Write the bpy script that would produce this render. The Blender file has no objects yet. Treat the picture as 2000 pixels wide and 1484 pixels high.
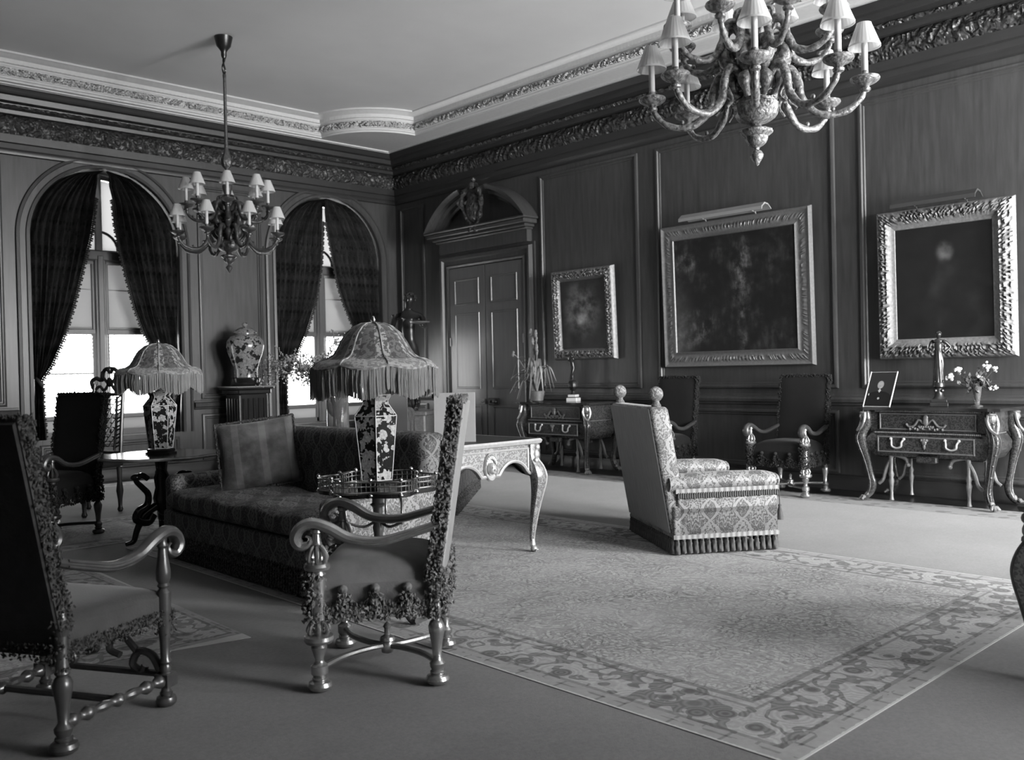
import bpy, math, random
from math import sin, cos, pi, sqrt, radians as R, atan2, hypot
from mathutils import Vector, Matrix, Euler
random.seed(7)
S = bpy.context.scene
COL = S.collection
# ------------------------------------------------ camera
YAW, PIT, ROL, FPX, H = .76067761, -.01102192, -.02245881, 1793., 1.28
fw = Vector((sin(YAW)*cos(PIT), cos(YAW)*cos(PIT), sin(PIT)))
r0 = Vector((cos(YAW), -sin(YAW), 0)); u0 = r0.cross(fw)
rt = r0*cos(ROL)+u0*sin(ROL); up = u0*cos(ROL)-r0*sin(ROL)
cd = bpy.data.cameras.new('camera'); cam = bpy.data.objects.new('camera', cd); COL.objects.link(cam)
cam.matrix_world = Matrix(((rt.x, up.x, -fw.x, 0), (rt.y, up.y, -fw.y, 0), (rt.z, up.z, -fw.z, H), (0, 0, 0, 1)))
cd.sensor_width = 36; cd.lens = FPX/2000*36; cd.clip_start = .05; cd.clip_end = 200
cd.dof.use_dof = True; cd.dof.focus_distance = 5.6; cd.dof.aperture_fstop = 3.4
S.camera = cam
# ------------------------------------------------ world, light, exposure
S.view_settings.view_transform = 'Standard'; S.view_settings.look = 'None'
S.view_settings.gamma = 1; S.view_settings.exposure = 0.0; S.view_settings.use_curve_mapping = False
S.cycles.use_denoising = True; S.cycles.max_bounces = 8; S.cycles.diffuse_bounces = 4
S.cycles.glossy_bounces = 4; S.cycles.transparent_max_bounces = 12; S.cycles.sample_clamp_indirect = 8
S.cycles.caustics_reflective = False; S.cycles.caustics_refractive = False
w = bpy.data.worlds.new('overcast_sky'); S.world = w; w.use_nodes = True
w.node_tree.nodes['Background'].inputs[0].default_value = (1, 1, 1, 1)
w.node_tree.nodes['Background'].inputs[1].default_value = 14.0
XW, YW, ZC = 8.8, 11.85, 4.96
XL, YN = -.9, -3.6
WIN = [(3.41, 5.22), (6.64, 8.47)]          # arched windows of the far wall
NEARWIN = [(3.9, 5.7), (6.6, 8.3)]   # tall windows of the wall behind the camera
SOUTH_W = (420, 700)
def area(name, loc, rot, sx, sy, power, portal=False):
    l = bpy.data.lights.new(name, 'AREA'); l.shape = 'RECTANGLE'; l.size = sx; l.size_y = sy; l.energy = power
    o = bpy.data.objects.new(name, l); COL.objects.link(o); o.location = loc; o.rotation_euler = rot
    l.cycles.is_portal = portal
    return o
for i, (a, b) in enumerate(NEARWIN):        # daylight coming in at the windows behind the camera
    l = area('daylight', ((a+b)/2, YN+.45, 2.1), (R(84), 0, R(-24)), b-a-.1, 2.8, SOUTH_W[i]); l.data.spread = R(140)
for i, (a, b) in enumerate(WIN):
    area('sky_portal', ((a+b)/2, YW+.42, 2.25), (R(-90), 0, 0), b-a+.1, 3.5, 1, True)
# ------------------------------------------------ tiny node language
class E:
    def __init__(s, t, k): s.t = t; s.k = k
    def _m(s, op, *a):
        n = s.t.nodes.new('ShaderNodeMath'); n.operation = op
        for i, v in enumerate((s,)+a):
            if isinstance(v, E): s.t.links.new(v.k, n.inputs[i])
            else: n.inputs[i].default_value = v
        return E(s.t, n.outputs[0])
    def __add__(s, o): return s._m('ADD', o)
    __radd__ = __add__
    def __mul__(s, o): return s._m('MULTIPLY', o)
    __rmul__ = __mul__
    def __sub__(s, o): return s._m('SUBTRACT', o)
    def __rsub__(s, o): return (s*-1)+o
    def __truediv__(s, o): return s._m('DIVIDE', o)
    def sin(s): return s._m('SINE')
    def cos(s): return s._m('COSINE')
    def abs(s): return s._m('ABSOLUTE')
    def fr(s): return s._m('FRACT')
    def gt(s, o): return s._m('GREATER_THAN', o)
    def lt(s, o): return s._m('LESS_THAN', o)
    def mn(s, o): return s._m('MINIMUM', o)
    def mx(s, o): return s._m('MAXIMUM', o)
    def atan2(s, o): return s._m('ARCTAN2', o)
    def pw(s, o): return s._m('POWER', o)
    def sm(s, a, b):
        n = s.t.nodes.new('ShaderNodeMapRange'); n.interpolation_type = 'SMOOTHSTEP'
        s.t.links.new(s.k, n.inputs[0]); n.inputs[1].default_value = a; n.inputs[2].default_value = b
        return E(s.t, n.outputs[0])
    def mix(s, a, b): return a+(b-a)*s if not isinstance(a, E) and not isinstance(b, E) else (s*b)+((1-s)*a)
def coord(t, kind='UV'):
    n = t.nodes.new('ShaderNodeTexCoord'); v = n.outputs[kind]
    x = t.nodes.new('ShaderNodeSeparateXYZ'); t.links.new(v, x.inputs[0])
    return v, E(t, x.outputs[0]), E(t, x.outputs[1]), E(t, x.outputs[2])
def vec(t, x, y, z=0.):
    n = t.nodes.new('ShaderNodeCombineXYZ')
    for i, q in enumerate((x, y, z)):
        if isinstance(q, E): t.links.new(q.k, n.inputs[i])
        else: n.inputs[i].default_value = q
    return n.outputs[0]
def noise(t, v, sc, det=3, ro=.55):
    n = t.nodes.new('ShaderNodeTexNoise'); t.links.new(v, n.inputs['Vector'])
    n.inputs['Scale'].default_value = sc; n.inputs['Detail'].default_value = det; n.inputs['Roughness'].default_value = ro
    return E(t, n.outputs[0])
def voro(t, v, sc, feat='F1', rnd=1.):
    n = t.nodes.new('ShaderNodeTexVoronoi'); n.feature = feat; t.links.new(v, n.inputs['Vector'])
    n.inputs['Scale'].default_value = sc; n.inputs['Randomness'].default_value = rnd
    return E(t, n.outputs[0])
def mat(name, val=.2, rough=.6, metal=0., bump=None, bstr=.3, bdist=.01, sheen=0., spec=.5, kind='UV', alpha=None):
    """val and bump may be numbers or functions f(tree, vector, x, y, z) -> E"""
    m = bpy.data.materials.new(name); m.use_nodes = True; t = m.node_tree
    b = t.nodes['Principled BSDF']
    v, x, y, z = coord(t, kind)
    def put(sock, q):
        if callable(q): q = q(t, v, x, y, z)
        if isinstance(q, E): t.links.new(q.k, sock)
        elif sock.type == 'RGBA': sock.default_value = (q, q, q, 1)
        else: sock.default_value = q
    put(b.inputs['Base Color'], val); put(b.inputs['Roughness'], rough); put(b.inputs['Metallic'], metal)
    b.inputs['Specular IOR Level'].default_value = spec
    if sheen: b.inputs['Sheen Weight'].default_value = sheen; b.inputs['Sheen Roughness'].default_value = .4
    if alpha is not None: put(b.inputs['Alpha'], alpha)
    if bump:
        n = t.nodes.new('ShaderNodeBump'); n.inputs['Strength'].default_value = bstr; n.inputs['Distance'].default_value = bdist
        t.links.new(bump(t, v, x, y, z).k, n.inputs['Height']); t.links.new(n.outputs[0], b.inputs['Normal'])
    return m
def wood(base, grain=.35, rough=.36, axis='y', spec=.5):
    def f(t, v, x, y, z):
        q = vec(t, x*14, y*1.1) if axis == 'y' else vec(t, x*1.1, y*14)
        n = noise(t, q, 1.6, 5, .6); n2 = noise(t, v, 1.3, 2)
        return (n*grain+(1-grain*.5))*(n2*.4+.8)*base
    def g(t, v, x, y, z):
        return noise(t, vec(t, x*60, y*4) if axis == 'y' else vec(t, x*4, y*60), 1.5, 3)
    return dict(val=f, rough=rough, bump=g, bstr=.12, bdist=.004, spec=spec)
def fuzz(base, amp=.3, sc=60):
    return lambda t, v, x, y, z: (noise(t, v, sc, 3)*amp+(1-amp*.5))*(noise(t, v, 3, 2)*.5+.75)*base
def fine(sc): return lambda t, v, x, y, z: noise(t, v, sc, 3)
def damask(lo, hi, a=.26, b=.36):
    def f(t, v, x, y, z):
        n = noise(t, v, 18, 2)-.5
        X = x/a+n*.10; Y = y/b+n*.10
        c = (Y*(2*pi)).cos()*.25
        d1 = ((X+c).fr()-.5).abs(); d2 = ((X-c).fr()-.5).abs()
        line = d1.mn(d2).lt(.05)
        out = None
        for ox, oy in ((0, 0), (.5, .5)):
            px = (X+ox).fr()-.5; py = (Y+oy).fr()-.5
            r = (px*px+py*py).pw(.5); th = px.atan2(py)
            rp = r*(1+(th*11).sin()*.13+(th.cos())*.18)
            pet = ((rp*11).fr().lt(.42))*rp.lt(.30)
            core = ((px*px)*6+py*py).lt(.03)*(((px*px)*6+py*py).gt(.012))
            q = pet.mx(core)
            out = q if out is None else out.mx(q)
        curls = ((noise(t, v, 34, 1)*30).sin()).gt(.45)
        q = line.mx(out).mx(curls*.5*(1-d1.mn(d2).lt(.09)))
        wv = noise(t, v, 260, 1)
        return (q*(hi-lo)+lo)*(wv*.5+.75)
    return f
M = {}
M['oak'] = mat('oak_panelling', **wood(.055, 1.3, .36))
M['oakh'] = mat('oak_moulding', **wood(.031, .6, .36, 'x'))
M['oakl'] = mat('oak_moulding_polished', **wood(.085, .3, .25))
M['door'] = mat('oak_door', **wood(.11, .6, .28))
M['parquet'] = mat('dark_parquet', **wood(.012, .4, .35, 'x'))
def carved(sc, dep=.02):
    return lambda t, v, x, y, z: ((noise(t, v, sc*.5, 2)*22).sin()*.5+.5)*voro(t, v, sc)
M['carve'] = mat('carved_oak', **{**wood(.04, .4, .4, 'x'), 'bump': carved(16), 'bstr': 1., 'bdist': .03})
M['plaster'] = mat('ceiling_plaster', lambda t, v, x, y, z: noise(t, v, 1.2, 4)*.12+.70, .9, bump=fine(60), bstr=.08, kind='Object')
M['plasterc'] = mat('cornice_plaster', .46, .85, bump=carved(14), bstr=.9, bdist=.025)
M['plasterp'] = mat('cornice_plaster_plain', lambda t, v, x, y, z: noise(t, v, 20, 2)*.1+.56, .85)
M['plasterc2'] = mat('carved_plaster', .62, .85, bump=lambda t, v, x, y, z: ((noise(t, v, 13, 2)*22).sin()), bstr=1., bdist=.02, kind='Object')
M['carpet'] = mat('fitted_carpet', lambda t, v, x, y, z: (noise(t, v, 1.1, 5, .62)*.9+.55)*(noise(t, v, 70, 3, .7)*.9+.55)*.12, .95, kind='Object', bump=fine(200), bstr=.3, bdist=.003, sheen=.2)
def border_pat(t, v, x, y, z):
    q = voro(t, v, 9)+noise(t, v, 6, 3)*.5
    return (q.gt(.62))*.10+.17+noise(t, v, 60, 1)*.05
M['carpetb'] = mat('carpet_border', border_pat, .95, kind='Object')
M['velvetd'] = mat('dark_velvet', lambda t, v, x, y, z: (noise(t, v, 9, 3).pw(2.)*.05+.008)*(voro(t, v, 14).gt(.34)*.6+.6), .9, bump=lambda t, v, x, y, z: noise(t, v, 40, 3), bstr=.6, spec=.15)
M['bobble'] = mat('curtain_bobble', .03, .7)
M['ormolu'] = mat('gilt_bronze', lambda t, v, x, y, z: noise(t, v, 30, 3)*.3+.30, .36, .9, bump=fine(45), bstr=.6, bdist=.006)
M['gilt'] = mat('dull_giltwood', lambda t, v, x, y, z: noise(t, v, 50, 3).sm(.3, .7)*.30+.12, .5, .4, bump=lambda t, v, x, y, z: ((noise(t, v, 34, 2)*14).sin()), bstr=.28, bdist=.004)
M['giltd'] = mat('aged_giltwood', lambda t, v, x, y, z: noise(t, v, 30, 3)*.20+.09, .5, .35, bump=fine(60), bstr=.5, bdist=.004)
M['giltk'] = mat('dark_gilt', lambda t, v, x, y, z: noise(t, v, 34, 3)*.12+.05, .45, .6, bump=lambda t, v, x, y, z: ((noise(t, v, 24, 1)*12).sin()), bstr=.32, bdist=.004)  # darker gilt, for the farther chandelier and the commode leg mounts
M['bronze'] = mat('dark_bronze', lambda t, v, x, y, z: noise(t, v, 12, 3)*.06+.03, .32, .7)
M['brass'] = mat('brass', .5, .22, 1.)
M['cloth'] = mat('pale_lampshade_silk', lambda t, v, x, y, z: noise(t, v, 50, 2)*.1+.66, .85)
M['candle'] = mat('candle_sleeve', .62, .6)
M['white'] = mat('white_enamel_line', .62, .35)
M['black'] = mat('black_lacquer', .012, .18)
# ------------------------------------------------ mesh builder
class MB:
    def __init__(s): s.v = []; s.f = []
    def add(s, V, F, m=None):
        n = len(s.v)
        s.v += [tuple((m @ Vector(p)) if m else p) for p in V]
        s.f += [tuple(i+n for i in q) for q in F]
        return s
    def box(s, x0, x1, y0, y1, z0, z1, m=None):
        V = [(x, y, z) for x in (x0, x1) for y in (y0, y1) for z in (z0, z1)]
        return s.add(V, [(0, 1, 3, 2), (4, 6, 7, 5), (0, 4, 5, 1), (2, 3, 7, 6), (0, 2, 6, 4), (1, 5, 7, 3)], m)
    def bev(s, x0, x1, y0, y1, z0, z1, b=.01, m=None):
        """box with chamfered edges"""
        V = []; ax = ((x0, x1), (y0, y1), (z0, z1)); idx = {}
        for i in (0, 1):
            for j in (0, 1):
                for k in (0, 1):
                    for a in range(3):
                        p = [ax[0][i], ax[1][j], ax[2][k]]
                        for c in range(3):
                            if c != a: p[c] += b if (i, j, k)[c] == 0 else -b
                        idx[(i, j, k, a)] = len(V); V.append(tuple(p))
        F = []
        for a in range(3):
            o = [c for c in range(3) if c != a]
            for e in (0, 1):
                q = []
                for (m1, m2) in ((0, 0), (1, 0), (1, 1), (0, 1)):
                    t = [0, 0, 0]; t[a] = e; t[o[0]] = m1; t[o[1]] = m2; q.append(idx[(*t, a)])
                F.append(tuple(q))
            for m1 in (0, 1):
                for m2 in (0, 1):
                    t0 = [0, 0, 0]; t0[o[0]] = m1; t0[o[1]] = m2; t1 = list(t0); t1[a] = 1
                    F.append((idx[(*t0, o[0])], idx[(*t1, o[0])], idx[(*t1, o[1])], idx[(*t0, o[1])]))
        for i in (0, 1):
            for j in (0, 1):
                for k in (0, 1): F.append(tuple(idx[(i, j, k, a)] for a in range(3)))
        return s.add(V, F, m)
    def lathe(s, prof, n=20, c=(0, 0, 0), m=None, mod=None, cap=True):
        V = []; F = []
        for (r, z) in prof:
            for i in range(n):
                a = 2*pi*i/n; q = r*(mod(a, z) if mod else 1)
                V.append((c[0]+q*cos(a), c[1]+q*sin(a), c[2]+z))
        for k in range(len(prof)-1):
            for i in range(n):
                j = (i+1) % n; F.append((k*n+i, k*n+j, (k+1)*n+j, (k+1)*n+i))
        if cap:
            F.append(tuple(range(n-1, -1, -1))); F.append(tuple((len(prof)-1)*n+i for i in range(n)))
        return s.add(V, F, m)
    def tube(s, pts, rad, n=8, m=None, flat=None, cap=True):
        """pts list of 3-vectors, rad number or list; flat=(a,b) scales the section"""
        P = [Vector(p) for p in pts]; V = []; F = []
        if not isinstance(rad, (list, tuple)): rad = [rad]*len(P)
        t0 = (P[1]-P[0]).normalized(); ref = Vector((0, 0, 1)) if abs(t0.z) < .9 else Vector((1, 0, 0))
        u = t0.cross(ref).normalized()
        for i, p in enumerate(P):
            t = (P[min(i+1, len(P)-1)]-P[max(i-1, 0)]).normalized()
            u = (u-t*u.dot(t)).normalized(); w_ = t.cross(u)
            fa, fb = flat or (1, 1)
            for k in range(n):
                a = 2*pi*k/n; V.append(tuple(p+u*(cos(a)*rad[i]*fa)+w_*(sin(a)*rad[i]*fb)))
        for i in range(len(P)-1):
            for k in range(n):
                j = (k+1) % n; F.append((i*n+k, i*n+j, (i+1)*n+j, (i+1)*n+k))
        if cap: F.append(tuple(range(n-1, -1, -1))); F.append(tuple((len(P)-1)*n+k for k in range(n)))
        return s.add(V, F, m)
    def ball(s, c, r, n=8, k=5, sc=(1, 1, 1), m=None):
        V = [(c[0], c[1], c[2]-r*sc[2])]; F = []
        for j in range(1, k):
            a = pi*j/k-pi/2
            for i in range(n):
                b = 2*pi*i/n; V.append((c[0]+r*sc[0]*cos(a)*cos(b), c[1]+r*sc[1]*cos(a)*sin(b), c[2]+r*sc[2]*sin(a)))
        V.append((c[0], c[1], c[2]+r*sc[2])); L = len(V)-1
        for i in range(n):
            j = (i+1) % n; F.append((0, 1+j, 1+i)); F.append((L, L-n+i, L-n+j))
            for q in range(k-2): F.append((1+q*n+i, 1+q*n+j, 1+(q+1)*n+j, 1+(q+1)*n+i))
        return s.add(V, F, m)
    def tuft(s, c, r, st=1.):
        """little ragged diamond of yarn"""
        q = Euler((random.random()*6, random.random()*6, random.random()*6)).to_matrix()
        P = [Vector(c)+q @ Vector(d) for d in ((r*st, 0, 0), (-r*st, 0, 0), (0, r, 0), (0, -r, 0), (0, 0, r*.8), (0, 0, -r*.8))]
        return s.add([tuple(p) for p in P], [(0, 2, 4), (2, 1, 4), (1, 3, 4), (3, 0, 4), (2, 0, 5), (1, 2, 5), (3, 1, 5), (0, 3, 5)])
    def grid(s, nu, nv, fn, m=None, closeu=False):
        V = [fn(i/nu, j/nv) for j in range(nv+1) for i in range(nu+1)]
        F = [(j*(nu+1)+i, j*(nu+1)+i+1, (j+1)*(nu+1)+i+1, (j+1)*(nu+1)+i) for j in range(nv) for i in range(nu)]
        return s.add(V, F, m)
    def poly(s, pts, h, m=None):
        """extrude a flat outline (x,y) from z=h[0] to h[1]"""
        n = len(pts); V = [(x, y, h[0]) for x, y in pts]+[(x, y, h[1]) for x, y in pts]
        F = [tuple(range(n-1, -1, -1)), tuple(range(n, 2*n))]+[(i, (i+1) % n, n+(i+1) % n, n+i) for i in range(n)]
        return s.add(V, F, m)
    def rings(s, rs, m=None, cap0=False, cap1=False):
        n = len(rs[0]); V = [p for r in rs for p in r]; F = []
        for k in range(len(rs)-1):
            for i in range(n): F.append((k*n+i, k*n+(i+1) % n, (k+1)*n+(i+1) % n, (k+1)*n+i))
        if cap0: F.append(tuple(range(n-1, -1, -1)))
        if cap1: F.append(tuple((len(rs)-1)*n+i for i in range(n)))
        return s.add(V, F, m)
    def mould(s, u0, u1, v0, v1, prof, P):
        """moulding round a rectangle: prof = (inset, height); P(u,v,h) places it"""
        rs = [[P(u0+d, v0+d, h), P(u1-d, v0+d, h), P(u1-d, v1-d, h), P(u0+d, v1-d, h)] for d, h in prof]
        return s.rings(rs)
def link(name, me, m, parent):
    o = bpy.data.objects.new(name, me); COL.objects.link(o)
    if m: me.materials.append(m)
    if parent: o.parent = parent
    return o
def mesh(name, mb, uv=True, smooth=35):
    me = bpy.data.meshes.new(name); me.from_pydata(mb.v, [], mb.f); me.validate(); me.update()
    if uv:
        L = me.uv_layers.new(name='UVMap').data; vs = me.vertices
        for p in me.polygons:
            n = p.normal; a = max(range(3), key=lambda i: abs(n[i]))
            for li in p.loop_indices:
                c = vs[me.loops[li].vertex_index].co
                L[li].uv = (c.y, c.z) if a == 0 else ((c.x, c.z) if a == 1 else (c.x, c.y))
    if smooth:
        me.shade_smooth(); me.set_sharp_from_angle(angle=R(smooth))
    return me
def part(name, mb, m, parent=None, label=None, smooth=35, kind=None):
    o = link(name, mesh(name, mb, smooth=smooth), M[m] if isinstance(m, str) else m, parent)
    if label: o['label'] = label
    if kind: o['kind'] = kind
    return o
def tag(o, label, cat, group=None, kind=None):
    o['label'] = label; o['category'] = cat
    if group: o['group'] = group
    if kind: o['kind'] = kind
    return o
def thing(name, label, cat, loc=(0, 0, 0), rz=0., group=None):
    o = bpy.data.objects.new(name, None); COL.objects.link(o); o.location = loc; o.rotation_euler = (0, 0, rz)
    o.empty_display_size = .1
    return tag(o, label, cat, group)
def struct(name, mb, m, parent=None, smooth=35, label=None):
    o = part(name, mb, m, parent, smooth=smooth)
    if not parent: o['kind'] = 'structure'
    if label: o['label'] = label
    return o
def copy_tree(o, loc=None, rz=None, label=None, parent=None):
    kids = list(o.children)
    c = o.copy(); COL.objects.link(c)
    if parent: c.parent = parent
    if loc is not None: c.location = loc
    if rz is not None: c.rotation_euler = (0, 0, rz)
    if label: c['label'] = label
    for k in kids: copy_tree(k, parent=c)
    return c
def bez(pts, n=24):
    """smooth (Catmull-Rom) path through control points"""
    P = [Vector(p) for p in pts]; P = [P[0]*2-P[1]]+P+[P[-1]*2-P[-2]]; out = []
    seg = len(P)-3
    for i in range(seg):
        a, b, c, d = P[i:i+4]; k = max(2, n//seg)
        for j in range(k):
            t = j/k; out.append(.5*((2*b)+(c-a)*t+(2*a-5*b+4*c-d)*t*t+(3*b-a-3*c+d)*t**3))
    out.append(P[-2]); return out
# ================================================ ROOM
PR = lambda u, v, h: (XW-h, u, v)      # on the right wall
PB = lambda u, v, h: (u, YW-h, v)      # on the window wall
PANEL = [(0, 0), (.004, .022), (.02, .03), (.035, .028), (.045, .012), (.06, .012), (.07, .002)]
f = MB(); f.box(XL, XW+.3, YN-.3, YW+.6, -.1, 0)
struct('floor', f, 'parquet')
c = MB(); c.box(XL+.3, 7.86, YN+.3, 11.15, 0, .006)
tag(part('carpet', c, 'carpet'), 'plain grey carpet laid over nearly the whole dark parquet floor', 'carpet')
c = MB(); c.box(XL+.3, 7.86, 11.151, 11.5, 0, .007)
tag(part('carpet_border', c, 'carpetb'), 'narrow patterned border strip of the carpet below the arched windows', 'carpet')
c = MB(); c.box(7.861, 8.28, YN+.3, 11.5, 0, .007)
tag(part('carpet_border', c, 'carpetb'), 'narrow patterned border strip of the carpet along the panelled wall', 'carpet')
# right wall, with panels
w_ = MB(); w_.box(XW, XW+.25, YN-.25, YW+.3, 0, 5.2)
ins = [(6.96, 8.62), (4.45, 6.69), (1.95, 4.20), (-.5, 1.70), (-3.2, -.75)]
for a, b in ins:
    w_.mould(a, b, 1.02, 3.86, PANEL, PR)
    w_.mould(a, b, .16, .80, PANEL, PR)
w_.mould(11.12, 11.72, 1.02, 3.86, PANEL, PR); w_.mould(11.12, 11.72, .16, .80, PANEL, PR)
# chair rail
def rail(mb, P, u0, u1, prof):
    rs = [[P(u, v, h) for v, h in prof] for u in (u0, u1)]
    n = len(prof); mb.add(rs[0]+rs[1], [(i, i+1, n+i+1, n+i) for i in range(n-1)])
CHAIRRAIL = [(.84, 0), (.85, .02), (.87, .025), (.88, .045), (.91, .05), (.93, .04), (.94, .015), (.96, .012), (.965, 0)]
for a, b in ((YN, 8.72), (10.98, YW)): rail(w_, PR, a, b, CHAIRRAIL)
struct('wall_right', w_, 'oak')
# baseboards
bb = MB(); BASE = [(0, .03), (.11, .03), (.125, .022), (.14, .02), (.15, 0)]
for a, b in ((YN, 8.72), (10.98, YW)): rail(bb, PR, a, b, BASE)
struct('baseboard_right', bb, 'oakh')
# window wall
ZT = 5.2; SILL = .56
w_ = MB()
def archz(x, a, b, zs=3.0, rr=None):
    c_ = (a+b)/2; r = rr or (b-a)/2
    return zs+sqrt(max(0, r*r-(x-c_)**2))
xs = [XL-.25, WIN[0][0], WIN[0][1], WIN[1][0], WIN[1][1], XW+.25]
for a, b in ((xs[0], xs[1]), (xs[2], xs[3]), (xs[4], xs[5])): w_.add([PB(a, 0, 0), PB(b, 0, 0), PB(b, ZT, 0), PB(a, ZT, 0)], [(0, 1, 2, 3)])
DEP = .38
for a, b in WIN:
    w_.add([PB(a, 0, 0), PB(b, 0, 0), PB(b, SILL, 0), PB(a, SILL, 0)], [(0, 1, 2, 3)])
    n = 40; V = []; F = []
    for i in range(n+1):
        x = (a+b)/2-cos(pi*i/n)*(b-a)/2; z = archz(x, a, b); V += [PB(x, z, 0), PB(x, ZT, 0), PB(x, z, -DEP)]
    for i in range(n): F += [(3*i, 3*i+3, 3*i+4, 3*i+1), (3*i, 3*i+3, 3*i+5, 3*i+2)]
    w_.add(V, F)
    for x in (a, b): w_.add([PB(x, SILL, 0), PB(x, 3.0, 0), PB(x, 3.0, -DEP), PB(x, SILL, -DEP)], [(0, 1, 2, 3)])
    w_.add([PB(a, SILL, 0), PB(b, SILL, 0), PB(b, SILL, -DEP), PB(a, SILL, -DEP)], [(0, 1, 2, 3)])
    w_.mould(a+.05, b-.05, .14, .5, PANEL, PB)
    # archivolt round the opening
    rs = []
    for d, h in ((-.16, 0), (-.15, .03), (-.12, .035), (-.11, .018), (-.05, .018), (-.04, .035), (-.005, .04), (0, 0)):
        ring = [PB(a+d, SILL, h), PB(a+d, 3.0, h)]
        rr = (b-a)/2-d
        for i in range(1, 40):
            t = pi*i/40; ring.append(PB((a+b)/2-cos(t)*rr, 3.0+sin(t)*rr, h))
        ring += [PB(b-d, 3.0, h), PB(b-d, SILL, h)]; rs.append(ring)
    n = len(rs[0]); w_.add([p for r in rs for p in r], [(k*n+i, k*n+i+1, (k+1)*n+i+1, (k+1)*n+i) for k in range(len(rs)-1) for i in range(n-1)])
for a, b in ((5.49, 6.43), (1.3, 3.12)):
    w_.mould(a, b, .98, 3.86, PANEL, PB); w_.mould(a, b, .16, .78, PANEL, PB)
for a, b in ((XL, WIN[0][0]-.17), (WIN[0][1]+.17, WIN[1][0]-.17), (WIN[1][1]+.17, XW)): rail(w_, PB, a, b, CHAIRRAIL)
struct('wall_far', w_, 'oak')
bb = MB(); rail(bb, PB, XL, XW, BASE); struct('baseboard_far', bb, 'oakh')
# left wall and wall behind the camera
w_ = MB(); w_.box(XL-.25, XL, YN-.25, YW+.3, 0, 5.2)
for a, b in ((-3, -.5), (0, 3), (3.4, 6.4), (6.8, 9.5)): w_.mould(a, b, 1.02, 3.86, PANEL, lambda u, v, h: (XL+h, u, v))
struct('wall_left', w_, 'oak')
w_ = MB(); e = [XL]+[q for p in NEARWIN for q in p]+[XW]
for i in range(0, len(e), 2): w_.box(e[i], e[i+1], YN-.25, YN, 0, 5.2)
for a, b in NEARWIN: w_.box(a, b, YN-.25, YN, 0, .55); w_.box(a, b, YN-.25, YN, 3.6, 5.2)
struct('wall_near', w_, 'oak')
# wooden cornice with a carved frieze, right and window walls
def strip(mb, P, u0, u1, v0, v1, h0, amp, per, seed=0, du=.022, nv=7):
    nu = int((u1-u0)/du)
    rnd = random.Random(seed); ph = [rnd.random()*6 for _ in range(6)]
    def fn(i, j):
        u = u0+(u1-u0)*i; t = j; s_ = u/per
        e_ = sin(pi*t)**.5 if 0 < t < 1 else 0
        r = abs(sin(2*pi*s_+3*sin(2*pi*s_*.5)+ph[0]+5*(t-.5)))*.6+abs(sin(6*pi*s_+8*(t-.5)*cos(2*pi*s_)+ph[1]))*.5
        return P(u, v0+(v1-v0)*t, h0+amp*e_*r)
    mb.grid(nu, nv, fn)
CROWN = [(3.93, 0), (3.94, .03), (3.98, .035), (4.0, .05), (4.06, .05), (4.07, .075), (4.16, .08)]
CROWN2 = [(4.38, .08), (4.39, .12), (4.43, .13), (4.45, .17), (4.49, .18), (4.50, .27), (4.56, .28), (4.57, .32), (4.60, .34), (4.63, .35), (4.64, .36), (4.64, 0)]
cr = MB()
for P, a, b in ((PR, YN, YW), (PB, XL, XW)): rail(cr, P, a, b, CROWN); rail(cr, P, a, b, CROWN2)
cr2 = MB(); strip(cr2, PR, YN+.5, YW-.1, 4.16, 4.38, .075, .06, .42); strip(cr2, PB, XL+.5, XW-.1, 4.16, 4.38, .075, .05, .42, 3)
strip(cr2, PR, YN+.5, YW-.2, 4.44, 4.49, .17, .03, .10, 1, .03, 3); strip(cr2, PB, XL+.5, XW-.2, 4.44, 4.49, .17, .03, .10, 2, .03, 3)
o = struct('trim_1', cr, 'oakh'); o['label'] = 'dark oak cornice below the plaster ceiling border'
struct('carved_frieze', cr2, 'carve', o)
# ceiling: flat plaster margin, upstand with carved band and dentils, field above
XS, YS, ZM = 8.13, 11.39, 4.66
XS0, YS0 = XL+.65, YN+.45
rad = .95
def outl(ins=0.):
    x0, x1, y0, y1 = XS0+ins, XS-ins, YS0+ins, YS-ins; r = rad+ins; pts = []
    for cx, cy, a0, a1 in ((XS, YS, 270, 180), (XS0, YS, 360, 270), (XS0, YS0, 90, 0), (XS, YS0, 180, 90)):
        A0 = a0; A1 = a1; L = []
        d = math.degrees(math.asin(min(1, ins/r)))
        for k in range(15):
            a = R(A0-d+(A1+d-(A0-d))*k/14); L.append((cx+r*cos(a), cy+r*sin(a)))
        pts.append(L)
    return [p for L in pts for p in L]
o0 = outl(0.)
# margin: strips between the wall and the outline
cl2 = MB(); n = len(o0)
# margin polygon as quads from each outline point pushed out to the walls' rectangle
def pushed(i):
    x, y = o0[i]; k = i//15; j = i % 15
    cx, cy = ((XW, YW), (XL, YW), (XL, YN), (XW, YN))[k]
    if j < 7: return (cx, y) if k in (0, 2) else (x, cy)
    if j > 7: return (x, cy) if k in (0, 2) else (cx, y)
    return (cx, cy)
V = [(x, y, ZM) for x, y in o0]+[(*pushed(i), ZM) for i in range(n)]
cl2.add(V, [(i, (i+1) % n, n+(i+1) % n, n+i) for i in range(n)])
struct('trim_2', cl2, 'plasterp', label='flat pale plaster margin of the ceiling')
up_ = MB(); prof = [(0, ZM), (0, ZM+.02), (.02, ZM+.03), (.02, ZM+.045), (.035, ZM+.055), (.035, ZM+.155), (.05, ZM+.165), (.05, ZM+.18), (.075, ZM+.19), (.075, ZM+.235), (.09, ZM+.24), (.12, ZM+.27), (.15, ZM+.28), (.15, ZC)]
up_.rings([[(x, y, z) for x, y in outl(d)] for d, z in prof])
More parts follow.
